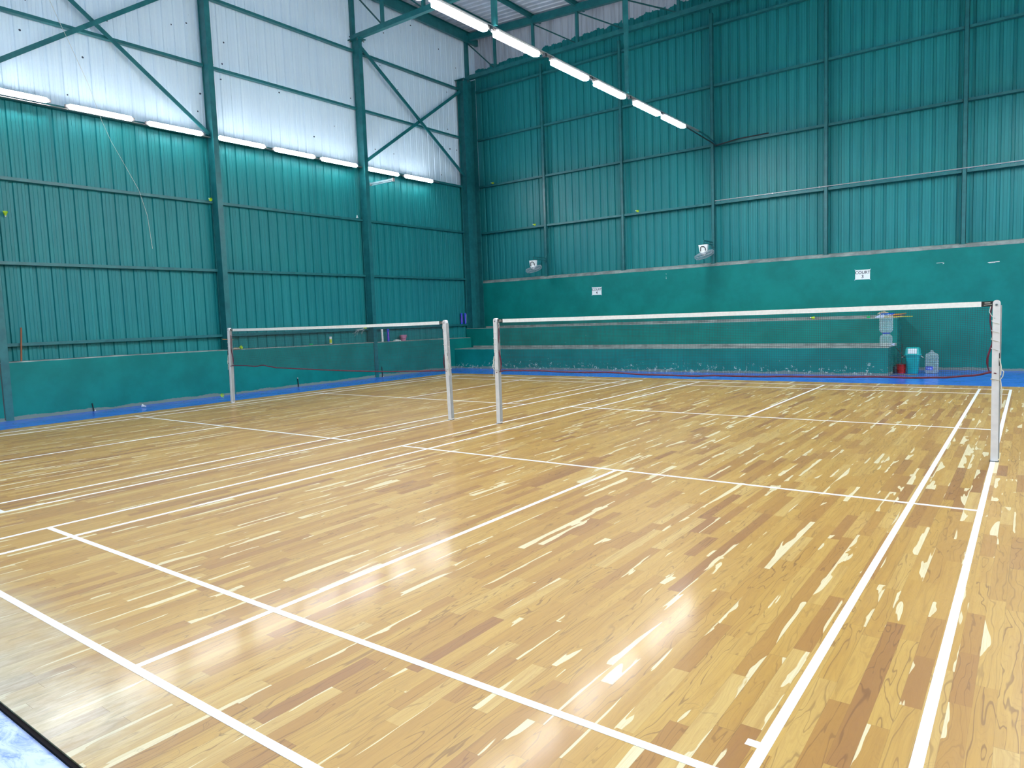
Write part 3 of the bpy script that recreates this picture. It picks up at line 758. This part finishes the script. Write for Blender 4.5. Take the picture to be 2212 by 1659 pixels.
# ------------------------------------------------------------------ nets and posts
def net_post(x, y, dx, label, near=False, lace=1):
    """square white post; dx = lean of the top; lace = side (+1/-1) the cord wraps on"""
    t = thing('net_post', label, 'post', (x, y, 0)); H = 1.555
    sh = Matrix(((1, 0, dx / H, 0), (0, 1, 0, 0), (0, 0, 1, 0), (0, 0, 0, 1)))
    w2 = 0.03
    poly = [(-w2, 0.0), (w2, 0.0), (w2, H - 0.03)] + [(w2 * math.cos(a), H - 0.03 + 0.03 * math.sin(a)) for a in [math.pi * k / 8 for k in range(1, 8)]] + [(-w2, H - 0.03)]
    p_ = mb(M['post']).prism(poly, 'y', -0.03, 0.03).xf(sh); p_.build('pole', t)
    mb(M['postshade']).box(w2 + 0.0003, w2 + 0.010, -0.022, 0.03, 0.03, H - 0.05).xf(sh).build('shaded_side_strip', t)  # shadow on the post's right side, put in as a grey strip
    pu = mb(M['metal']).lathe([(0.0, -0.037), (0.010, -0.037), (0.010, -0.0302)], (0, 0, 0), 12)
    pu.xf(Matrix.Translation((0.0, 0, H - 0.045)) @ Matrix.Rotation(-math.pi / 2, 4, 'X') @ Matrix.Scale(-1, 4, (0, 0, 1)) if False else Matrix.Translation((0.0, 0, H - 0.045)) @ Matrix.Rotation(-math.pi / 2, 4, 'X')).xf(sh)
    pu.build('pulley_bolt', t)
    mb(M['dark']).box(-w2 - 0.006, w2 + 0.006, -0.036, 0.036, 0.0, 0.006).build('foot_socket', t)
    # cord laced round the post
    pts = []; n = 26
    for i in range(n + 1):
        a = i / n * 2 * math.pi * 4.25; z = 1.40 - 0.36 * i / n
        cx_, cy_ = math.cos(a), math.sin(a); m_ = max(abs(cx_), abs(cy_))
        pts.append((cx_ / m_ * (w2 + 0.008), cy_ / m_ * (w2 + 0.006), z))
    mb(M['cord']).tube(pts, 0.0028, 6).xf(sh).build('lacing_cord', t)
    e = w2 * lace
    k = mb(M['cord']).tube([(e, -0.036, 1.0), (e + 0.014 * lace, -0.038, 0.92), (e + 0.010 * lace, -0.036, 0.84)], 0.006, 6)
    k.tube([(-w2 - 0.006, -0.037, 0.80), (w2 + 0.006, -0.037, 0.795), (w2 + 0.008, 0.036, 0.80), (-w2 - 0.006, 0.036, 0.80)], 0.005, 6, True)
    k.tube([(e + 0.010 * lace, -0.036, 0.90), (e + 0.035 * lace, -0.036, 0.875), (e + 0.028 * lace, -0.037, 0.83), (e + 0.010 * lace, -0.036, 0.80), (e + 0.022 * lace, -0.036, 0.70), (e + 0.018 * lace, -0.036, 0.52 if near else 0.7)], 0.0045, 6)
    k.xf(sh); k.build('loose_cord', t)
    ck = mb(M['black']).box(e - 0.004 * lace, e + 0.002 * lace, -0.0345, -0.0302, 0.93, 1.05).xf(sh); ck.build('paint_chip', t)
    return t
net_post(3.04, 0.0, -0.008, 'white net post at the right side of the near court, closest to the camera', True)
net_post(-3.02, 0.0, 0.005, 'white net post at the left end of the near net', lace=-1)
net_post(-3.965, -0.014, -0.035, 'white leaning net post at the right end of the far net')
net_post(-10.0, -0.014, 0.06, 'white net post by the left wall, at the far net', lace=-1)

def net(x0, x1, y, ztl, ztr, sag, bottom, label, endtape=0.13, tapeh=0.05):
    """x0..x1 between posts; bottom = list of (x, z) of the maroon lower edge"""
    t = thing('badminton_net', label, 'net', (0, 0, 0))
    def zt_(x):
        u = (x - x0) / (x1 - x0); return ztl + (ztr - ztl) * u - sag * 4 * u * (1 - u)
    def zb_(x):
        for (a, za), (b_, zb2) in zip(bottom[:-1], bottom[1:]):
            if a <= x <= b_ or (b_ == bottom[-1][0] and x > b_) or (a == bottom[0][0] and x < a):
                u = min(1, max(0, (x - a) / (b_ - a))); u2 = u * u * (3 - 2 * u); return za + (zb2 - za) * u2
    # white tape folded over the head cord
    N = 60; a, b_ = x0 + endtape, x1 - endtape
    def strip(m, a, b_, h, th, name, off=0.0, N=N):
        v = []
        for i in range(N + 1):
            x = a + (b_ - a) * i / N; z = zt_(x)
            v += [(x, y - th, z), (x, y + th, z), (x, y + th, z - h), (x, y - th, z - h)]
        fs = [(0, 1, 2, 3), (4 * N + 3, 4 * N + 2, 4 * N + 1, 4 * N)]
        for i in range(N):
            for k in range(4): k2 = (k + 1) % 4; fs.append((4 * i + k, 4 * i + 4 + k, 4 * i + 4 + k2, 4 * i + k2))
        return mb(m).add(v, fs).build(name, t)
    strip(M['tape'], a, b_, tapeh, 0.004, 'head_tape')
    for s, (q0, q1) in ((-1, (x0 + 0.035, a)), (1, (b_, x1 - 0.035))):
        e = strip(M['black'], q0, q1, tapeh, 0.0042, 'end_patch', N=4)
        xm = (q0 + q1) / 2; zz = zt_(xm)
        mb(M['cord']).beam((q0 + 0.02, y - 0.006, zz - 0.036), (q1 - 0.01, y - 0.006, zz - 0.030), 0.004, 0.004).box(xm - 0.022, xm + 0.024, y - 0.0048, y - 0.0043, zz - 0.018, zz - 0.011).build('patch_print', e)
        xp = x0 if s < 0 else x1
        mb(M['cord']).tube([(q0 if s < 0 else q1, y, zz - 0.004), (xp + 0.0 * s, y, zz + 0.004)], 0.003, 6).build('head_cord', t)
        # maroon side edge hanging beside the post
        xs = xp - s * 0.045; pts = []
        zb0 = zb_(xs); zt0 = zt_(xs) - tapeh
        for i in range(15):
            u = i / 14; bulge = 0.012 * math.sin(u * 9.0) + (0.018 * max(0, math.sin((u - 0.55) * 6.5)) if u > 0.55 else 0)
            pts.append((xs - s * bulge, y - 0.003, zt0 + (zb0 - zt0) * u))
        pts.append((xp - s * 0.0, y - 0.036, zb0 - 0.01))
        mb(M['maroon']).tube(pts, [0.007] * 8 + [0.010] * 5 + [0.006] * 3, 6).build('side_edge', t)
        mb(M['cord']).tube([(q1 - 0.02 if s > 0 else q0 + 0.02, y - 0.008, zz - 0.05), (xs - s * 0.02, y - 0.01, zz - 0.10), (xs, y - 0.01, zz - 0.14), (xp - s * 0.02, y - 0.035, zz - 0.16)], 0.004, 6).build('tie_cord', t)
    # knotted mesh
    g = mb(M['netcord']); r = 0.0011; sp = 0.0195
    n = int((x1 - x0 - 0.10) / sp)
    for i in range(n + 1):
        x = x0 + 0.05 + i * sp; zt0, zb0 = zt_(x) - tapeh * 0.8, zb_(x)
        g.add([(x - r, y - r, zt0), (x + r, y - r, zt0), (x, y + r, zt0), (x - r, y - r, zb0), (x + r, y - r, zb0), (x, y + r, zb0)], [(0, 1, 4, 3), (1, 2, 5, 4), (2, 0, 3, 5)])
    rows = 37; seg = 40
    for j in range(1, rows):
        v = []
        for i in range(seg + 1):
            x = x0 + 0.05 + (x1 - x0 - 0.10) * i / seg; z = (zt_(x) - tapeh) + (zb_(x) - zt_(x) + tapeh) * j / rows
            v += [(x, y - r, z - r), (x, y - r, z + r), (x, y + r, z)]
        g.add(v, [(3 * i + k, 3 * i + (k + 1) % 3, 3 * i + 3 + (k + 1) % 3, 3 * i + 3 + k) for i in range(seg) for k in range(3)])
    g.build('mesh', t)
    pts = []
    for i in range(101):
        x = x0 + (x1 - x0) * i / 100; pts.append((x, y - 0.004, zb_(x)))
    mb(M['maroon']).tube(pts, 0.011, 6).build('bottom_edge', t)
    return t
net(-3.02, 3.04, 0.0, 1.54, 1.545, 0.010, [(-3.02, 0.765), (-2.85, 0.79), (-2.3, 0.795), (-1.9, 0.785), (-1.5, 0.785), (-1.2, 0.792), (-0.6, 0.772), (0.0, 0.768), (0.3, 0.778), (0.8, 0.776), (1.1, 0.785), (1.7, 0.79), (2.0, 0.80), (2.3, 0.797), (2.6, 0.805), (2.85, 0.83), (3.04, 0.872)],
    'badminton net with white top tape and maroon lower edge across the near court')
net(-9.95, -3.99, -0.014, 1.535, 1.54, 0.012, [(-9.95, 0.78), (-9.5, 0.785), (-9.1, 0.775), (-8.85, 0.80), (-8.6, 0.775), (-8.4, 0.755), (-7.6, 0.745), (-7.0, 0.735), (-6.2, 0.73), (-5.4, 0.73), (-4.7, 0.75), (-4.2, 0.765), (-3.99, 0.775)],
    'badminton net with white top tape across the far court beside the left wall')

# ------------------------------------------------------------------ small things
def shuttle(loc, rot, colour, label, cat='shuttlecock', group=None):
    t = thing('shuttlecock', label, cat, loc, group); t.rotation_euler = rot
    mb(M['cork'] if colour != 'yellow' else M['tubew']).lathe([(0.0, -0.045), (0.008, -0.043), (0.0125, -0.035), (0.0128, -0.022)], (0, 0, 0), 14).build('cork_base', t)
    m = M['yellow'] if colour == 'yellow' else M['feather']
    sk = mb(m); n = 14
    for k in range(n):
        a = 2 * math.pi * k / n; w_ = math.pi / n * 0.92
        v = []
        for r, z, ww in ((0.011, -0.024, 0.8), (0.019, 0.0, 0.9), (0.028, 0.022, 1.0), (0.034, 0.038, 0.8)):
            for s in (-1, 1): v.append((math.cos(a + s * w_ * ww) * r, math.sin(a + s * w_ * ww) * r, z))
        v2 = [(x * 0.97, y_ * 0.97, z) for x, y_, z in v]
        fs = [(2 * i, 2 * i + 1, 2 * i + 3, 2 * i + 2) for i in range(3)]
        sk.add(v, fs).add(v2, fs)
    sk.tube([(math.cos(a) * 0.020, math.sin(a) * 0.020, 0.003) for a in [2 * math.pi * k / 14 for k in range(14)]], 0.001, 4, True)
    sk.build('skirt', t)
    if colour == 'yellow': t.scale = (1.25, 1.25, 1.25)
    return t
G = 'stray shuttlecocks'
shuttle((-12.17, -3.02, 3.82), (0.2, 0.5, 0.2), 'yellow', 'yellow shuttlecock stuck on the teal sheets near the left edge of the photo')
shuttle((-12.06, 1.02, 4.54), (0.3, 2.0, 0.2), 'yellow', 'yellow shuttlecock on the wall rail just left of the nearer column')
shuttle((-12.06, 5.42, 4.55), (0.0, math.pi, 0.2), 'white', 'white shuttlecock on the wall rail just left of the plated column')
shuttle((-11.74, 0.80, 0.012), (1.5, 0.1, 0.9), 'yellow', 'yellow shuttlecock on the blue floor strip near the far net post')
shuttle((-11.40, -1.15, 0.013), (1.35, 0.2, -0.9), 'white', 'white shuttlecock lying on the blue floor strip by the left wall')
shuttle((-11.6, 11.07, 6.145), (0.2, 1.9, 0.3), 'yellow', 'small yellow shuttlecock high on the back wall near the corner')
shuttle((-9.92, 11.06, 4.575), (0.2, 1.9, 0.3), 'yellow', 'small yellow shuttlecock on the back wall rail above the left fan')
shuttle((-6.2, 11.06, 4.575), (0.2, 1.9, 0.3), 'yellow', 'small yellow shuttlecock on the back wall rail between the fans')
shuttle((-1.10, 10.30, 1.29), (0.1, 1.7, 0.6), 'yellow', 'yellow shuttlecock on the upper bench step, seen through the near net')
shuttle((-12.04, 5.45, 1.43), (0.3, 1.5, 0.3), 'yellow', 'yellow shuttlecock on the lowest wall rail beside the plated column')

def tube_can(loc, H, r, kind, label, tilt=(0, 0, 0)):
    t = thing('shuttlecock_tube', label, 'tube', loc); t.rotation_euler = tilt
    base = {'white': M['tubew'], 'blue': M['tubeb'], 'yellow': M['tubew']}[kind]
    mb(base).lathe([(r, 0.0), (r, H - 0.012)], (0, 0, 0), 20).build('tube', t)
    mb(M['tubew'] if kind != 'blue' else M['tubeb']).lathe([(r * 1.06, H - 0.016), (r * 1.06, H), (0.0, H + 0.002)], (0, 0, 0), 20).build('lid', t)
    if kind == 'yellow': mb(M['tubey']).lathe([(r * 1.012, H * 0.12), (r * 1.012, H * 0.66)], (0, 0, 0), 20, close=False).build('wrap', t)
    if kind == 'blue':
        p_ = mb(M['tuber']); n = 6
        for i in range(n):
            a0 = -1.15 + i * 0.1; z0_ = 0.05 + i * H * 0.10
            p_.add([(math.cos(a) * r * 1.02, math.sin(a) * r * 1.02, z) for a, z in ((a0, z0_), (a0 + 0.5, z0_), (a0 + 0.55, z0_ + H * 0.15), (a0 + 0.05, z0_ + H * 0.15))], [(0, 1, 2, 3)])
        p_.build('print', t)
    return t
tube_can((-12.03, 4.22, 1.03), 0.19, 0.034, 'yellow', 'short white and yellow-green shuttlecock tube on the low wall, left of the plated column')
tube_can((-12.02, 6.10, 0.99), 0.37, 0.033, 'white', 'tall white shuttlecock tube on the low wall, beside a blue and pink one', (0, -0.03, 0))
tube_can((-12.02, 6.33, 0.99), 0.37, 0.036, 'blue', 'tall blue and pink shuttlecock tube on the low wall, beside a white one')
tube_can((-12.16, 9.84, 1.41), 0.365, 0.036, 'blue', 'blue shuttlecock tube with red print, left of the two by the corner column')
c = tube_can((-12.16, 10.03, 1.41), 0.365, 0.036, 'blue', 'blue shuttlecock tube leaning by the corner column, right of the two')
for ch in list(c.children):
    if ch.name.startswith('print'): bpy.data.objects.remove(ch)
mb(M['bluelt']).beam((0.037, -0.012, 0.03), (0.037, 0.018, 0.33), 0.012, 0.002, up=(1, 0, 0)).build('stripe', c)

def bucket(loc, r0, r1, H, mat_, hm, name, label, rz=0.0, handle_down=True):
    t = thing(name, label, 'bucket', loc, rz=rz)
    mb(mat_).lathe([(r0, 0), (r0, 0.004), (r1, H), (r1 + 0.008, H), (r1 + 0.008, H + 0.010), (r1 - 0.006, H + 0.008), (r0 - 0.004, 0.01), (0, 0.01)], (0, 0, 0), 28, close=False).lathe([(0, 0.0), (r0, 0.0)], (0, 0, 0), 28, close=False).build('body', t)
    pts = []
    for k in range(13):
        a = math.pi * k / 12; pts.append((math.cos(a) * (r1 + 0.010), -abs(math.sin(a)) * (r1 * 1.04 + 0.004), H - 0.015 - math.sin(a) * H * 0.55))
    mb(hm).tube(pts, 0.005, 6).build('handle', t)
    return t
bucket((-12.06, 6.98, 0.985), 0.075, 0.105, 0.16, M['pink'], M['pinkd'], 'pink_bucket', 'small pink plastic bucket on the low left wall', rz=0.9)
def rumple(m, name, label, loc, sx, sy, h, seed, cat='cloth'):
    rr = random.Random(seed); N = 12; v = []; fs = []
    hs = [[(0.35 + 0.65 * rr.random()) * h * (math.sin(math.pi * (i + 0.5) / (N + 1)) * math.sin(math.pi * (j + 0.5) / (N + 1))) ** 0.5 for j in range(N + 1)] for i in range(N + 1)]
    for i in range(N + 1):
        for j in range(N + 1):
            e = 1 - 0.15 * rr.random(); v.append(((i / N - 0.5) * sx * e, (j / N - 0.5) * sy * e, hs[i][j] if 0 < i < N and 0 < j < N else 0.002))
    k = (N + 1) ** 2; v += [(x, y_, 0.0) for x, y_, z in v[:k]]
    for i in range(N):
        for j in range(N):
            a = i * (N + 1) + j; fs.append((a, a + 1, a + N + 2, a + N + 1)); fs.append((k + a, k + a + N + 1, k + a + N + 2, k + a + 1))
    for i in range(N):
        for a, b_ in ((i, i + 1), (N * (N + 1) + i, N * (N + 1) + i + 1), (i * (N + 1), (i + 1) * (N + 1)), (i * (N + 1) + N, (i + 1) * (N + 1) + N)): fs.append((a, b_, b_ + k, a + k))
    x = mb(m).add(v, fs, True).build(name); x.location = loc
    return tag(x, label, cat)
rumple(M['clothw'], 'white_cloth', 'crumpled white cloth lying on the low wall beside the pink bucket', (-12.04, 6.70, 0.99), 0.14, 0.26, 0.055, 3)
rumple(M['cloth'], 'beige_cloth', 'beige cloth draped over the low wall behind the far net post', (-11.99, 1.36, 1.045), 0.16, 0.22, 0.05, 8)
shuttle((-11.955, 1.46, 1.075), (0.2, 1.3, 0.5), 'yellow', 'yellow shuttlecock on the low wall behind the far net post')

# pegs at the foot of the left wall
for y, h, lab in ((-1.90, 0.16, 'short black peg by the left wall, nearest the camera'), (3.02, 0.22, 'black peg with a pale tip by the left wall, seen below the far net'), (5.93, 0.30, 'thin black peg by the left wall just past the plated column')):
    t = thing('wall_peg', lab, 'peg', (XF + 0.02, y, -0.02))
    mb(M['blackw']).tube([(0, 0, 0), (0.0, -0.02, h)], 0.011, 8).build('rod', t)
    mb(M['cork']).lathe([(0.013, 0), (0.013, 0.02), (0, 0.024)], (0, -0.02, h - 0.005) if h < 0.3 and h > 0.2 else (0.01, 0.02, 0.0), 8).build('tip', t)
tag(mb(M['brown']).tube([(-12.08, -3.02, 1.06), (-12.085, -2.97, 1.70)], 0.016, 8).build('wooden_stick'), 'reddish brown stick standing on the low wall near the left edge', 'stick')
# slack white thread from the roof
pts = []
for u_, z in ((-2.30, 7.24), (-2.12, 6.8), (-1.88, 6.2), (-1.69, 5.56), (-1.55, 5.2), (-1.4, 4.92), (-1.1, 4.34), (-0.97, 3.85), (-0.92, 3.2)): pts.append((-11.0, u_, z))
pts = [(-11.6, -2.7, 9.3), (-11.3, -2.5, 8.2)] + pts
tag(mb(M['cord']).tube(pts, 0.0035, 5).build('hanging_string'), 'thin white string hanging slack before the left wall lamps', 'string')
# broom straw / feathers on the lowest rail
x = mb(M['clothw']); rr = random.Random(5)
for i in range(12): x.tube([(-12.05, 5.50 + rr.uniform(-.05, .05), 1.41), (-12.0, 5.25 + rr.uniform(-.15, .15), 1.36 + rr.uniform(-.05, .03)), (-11.98, 5.10 + rr.uniform(-.15, .2), 1.28 + rr.uniform(-.12, .05))], 0.002, 4)
tag(x.build('broken_feathers'), 'wisp of broken feathers on the lowest wall rail beside the plated column', 'feathers')
tag(mb(M['greenp']).lathe([(0.045, 0), (0.05, 0.02), (0.03, 0.03), (0, 0.03)], (-12.0, 3.55, 1.035), 14).build('green_disc'), 'flat green plastic disc on the low wall left of the short tube', 'disc')
tag(mb(M['orange']).tube([(-11.92, 1.0, 1.30), (-11.92, 1.28, 1.27)], 0.006, 6).build('orange_tie'), 'thin orange tie round the foot of the nearer wall column', 'tie')

# --- end of the bench: dispenser, bin, jar, buckets
def jar_profile(R, H, neck=True):
    p = [(R * 0.80, 0.0), (R * 0.97, 0.02)]
    nb = 5
    for k in range(nb):
        z = 0.03 + (H * 0.74 - 0.03) * k / nb; dz = (H * 0.74 - 0.03) / nb
        p += [(R, z + dz * 0.15), (R, z + dz * 0.7), (R * 0.93, z + dz * 0.85), (R * 0.93, z + dz * 0.95)]
    p += [(R * 0.98, H * 0.76), (R * 0.85, H * 0.84), (R * 0.40, H * 0.90), (R * 0.22, H * 0.93), (R * 0.20, H * 0.99), (R * 0.0, H)]
    return p
t = thing('water_jar', 'clear water jar with a blue label standing on the blue floor right of the bin', 'jar', (1.51, 9.98, -0.02))
mb(M['jar']).lathe(jar_profile(0.135, 0.52), (0, 0, 0), 28).build('bottle', t)
lb = mb(M['bluel']); R = 0.1365; v = [(math.cos(a) * R, math.sin(a) * R, z) for a in [-2.5 + 0.12 * k for k in range(11)] for z in (0.085, 0.16)]
lb.add(v, [(2 * i, 2 * i + 2, 2 * i + 3, 2 * i + 1) for i in range(10)]).mat(M['bluelt'])
R = 0.1372; v = [(math.cos(a) * R, math.sin(a) * R, 0.12 + 0.016 * math.sin(i * 1.9) + s * 0.010) for i, a in enumerate([-2.35 + 0.085 * k for k in range(11)]) for s in (-1, 1)]
lb.add(v, [(2 * i, 2 * i + 2, 2 * i + 3, 2 * i + 1) for i in range(10)])
lb.build('label', t)
t = thing('water_dispenser', 'stacked clear water dispenser base on the lower bench step, with a small tap', 'dispenser', (0.66, 9.52, 0.61))
mb(M['jar']).lathe([(0.11, 0), (0.125, 0.015), (0.128, 0.10), (0.122, 0.11), (0.128, 0.12), (0.128, 0.21), (0.115, 0.25), (0.07, 0.275), (0.07, 0.29)], (0, 0, 0), 28).build('tank', t)
mb(M['bluelt']).tube([(0.118, -0.03, 0.05), (0.165, -0.045, 0.05)], 0.013, 8).tube([(0.165, -0.045, 0.075), (0.165, -0.045, 0.02)], 0.012, 8).build('tap', t)
t = thing('water_bottle', 'upturned clear water bottle standing on the dispenser base', 'bottle', (0.66, 9.52, 0.908))
mb(M['jar']).lathe([(0.07, 0.0), (0.105, 0.02), (0.135, 0.06), (0.14, 0.09), (0.128, 0.11), (0.14, 0.13), (0.138, 0.17), (0.128, 0.185), (0.138, 0.20), (0.138, 0.25), (0.128, 0.265), (0.138, 0.28), (0.138, 0.39), (0.12, 0.42), (0, 0.425)], (0, 0, 0), 28).build('bottle', t)
mb(M['bluel']).lathe([(0.075, -0.006), (0.085, 0.004), (0.075, 0.012)], (0, 0, 0), 20).build('collar', t)
t = thing('blue_tray', 'bright blue plastic tray resting on top of the upturned bottle', 'tray', (0.68, 9.52, 1.326))
mb(M['sky']).lathe([(0.0, 0), (0.13, 0.0), (0.16, 0.03), (0.165, 0.035), (0.155, 0.035), (0.12, 0.008), (0, 0.008)], (0, 0, 0), 28, sy=0.7).build('tray', t)
rumple(M['cloth'], 'beige_rag', 'beige rag heaped on the blue tray', (0.60, 9.52, 1.336), 0.24, 0.16, 0.075, 12)
t = thing('wrapped_racket_grip', 'small pale plastic packet on the upper bench step left of the bottle', 'packet', (0.42, 10.22, 1.245))
mb(M['bluelt']).prism([(-0.10, 0.0), (0.09, 0.0), (0.10, 0.06), (0.02, 0.085), (-0.08, 0.03)], 'y', -0.05, 0.05).build('packet', t)
t.name = 'plastic_packet'
for m, n, a, b_, r, lab in ((M['orange'], 'brush_handle', (0.60, 10.30, 1.30), (0.97, 10.22, 1.335), 0.016, 'orange brush handle lying on the upper bench step, poking out right'),
                       (M['yel2'], 'yellow_stick', (0.50, 10.18, 1.262), (1.10, 10.20, 1.262), 0.012, 'yellow-green stick lying on the upper bench step, poking out right'),
                       (M['maroon'], 'maroon_stick', (0.55, 10.34, 1.262), (0.93, 10.36, 1.30), 0.014, 'dark red stick on the upper bench step behind the orange handle')):
    tag(mb(m).tube([a, b_], [r, r * 0.6], 8).build(n), lab, 'stick')
tag(mb(M['greenp']).lathe([(0.03, 0), (0.04, 0.015), (0.035, 0.05), (0, 0.055)], (0.17, 10.28, 1.245), 14).build('green_cup'), 'small green plastic cup on the upper bench step', 'cup')
# bin
t = thing('waste_bin', 'turquoise lidded waste bin with a white paper on its lid', 'bin', (1.14, 9.98, -0.02))
SQ = 6.0
mb(M['bin']).lathe([(0.105, 0.0), (0.11, 0.01), (0.145, 0.40), (0.155, 0.405), (0.155, 0.425), (0.13, 0.425)], (0, 0, 0), 48, sq=SQ).build('body', t)
l_ = mb(M['bin']).lathe([(0.162, 0.40), (0.166, 0.43), (0.155, 0.445), (0.150, 0.50), (0.140, 0.555), (0.118, 0.585), (0.0, 0.595)], (0, 0, 0), 48, sq=SQ).build('lid', t)
mb(M['paper']).add([(-0.085, -0.1565, 0.45), (0.09, -0.1565, 0.45), (0.09, -0.1445, 0.562), (-0.085, -0.1445, 0.562)], [(0, 1, 2, 3)]).build('paper', l_)
hn = mb(M['cord'])
for s in (-1, 1): hn.tube([(s * 0.155, -0.02, 0.40), (s * 0.185, -0.05, 0.375), (s * 0.215, -0.07, 0.355)], 0.009, 6)
hn.build('side_handles', t)
bucket((0.91, 9.98, -0.02), 0.085, 0.10, 0.19, M['red'], M['red'], 'red_bucket', 'red plastic bucket between the bench end and the turquoise bin')
rumple(M['rag'], 'grey_rag', 'dark grey rag bundled inside the red bucket', (0.91, 9.98, 0.14), 0.14, 0.14, 0.085, 21)
tag(mb(M['blackw']).tube([(0.86, 10.35, -0.02), (0.86, 10.45, 0.62)], 0.009, 8).build('dark_rod') , 'dark rod leaning against the bench end beside the bin', 'rod')
tag(mb(M['blackw']).tube([(0.81, 9.72, 0.60), (1.0, 9.82, 0.335)], 0.007, 8).build('mop_handle'), 'thin black stick slanting from the bench end to the bin', 'stick')
tag(mb(M['dark']).lathe([(0.035, 0), (0.04, 0.01), (0.04, 0.16), (0.03, 0.17), (0, 0.17)], (0.80, 9.86, -0.02), 16, sx=0.8).build('black_flask'), 'small black flask on the floor left of the red bucket', 'flask')
rumple(M['rag'], 'floor_cloth', 'flat grey floor cloth spread before the bin and red bucket', (1.02, 9.55, -0.02), 0.55, 0.24, 0.012, 31, 'mat')
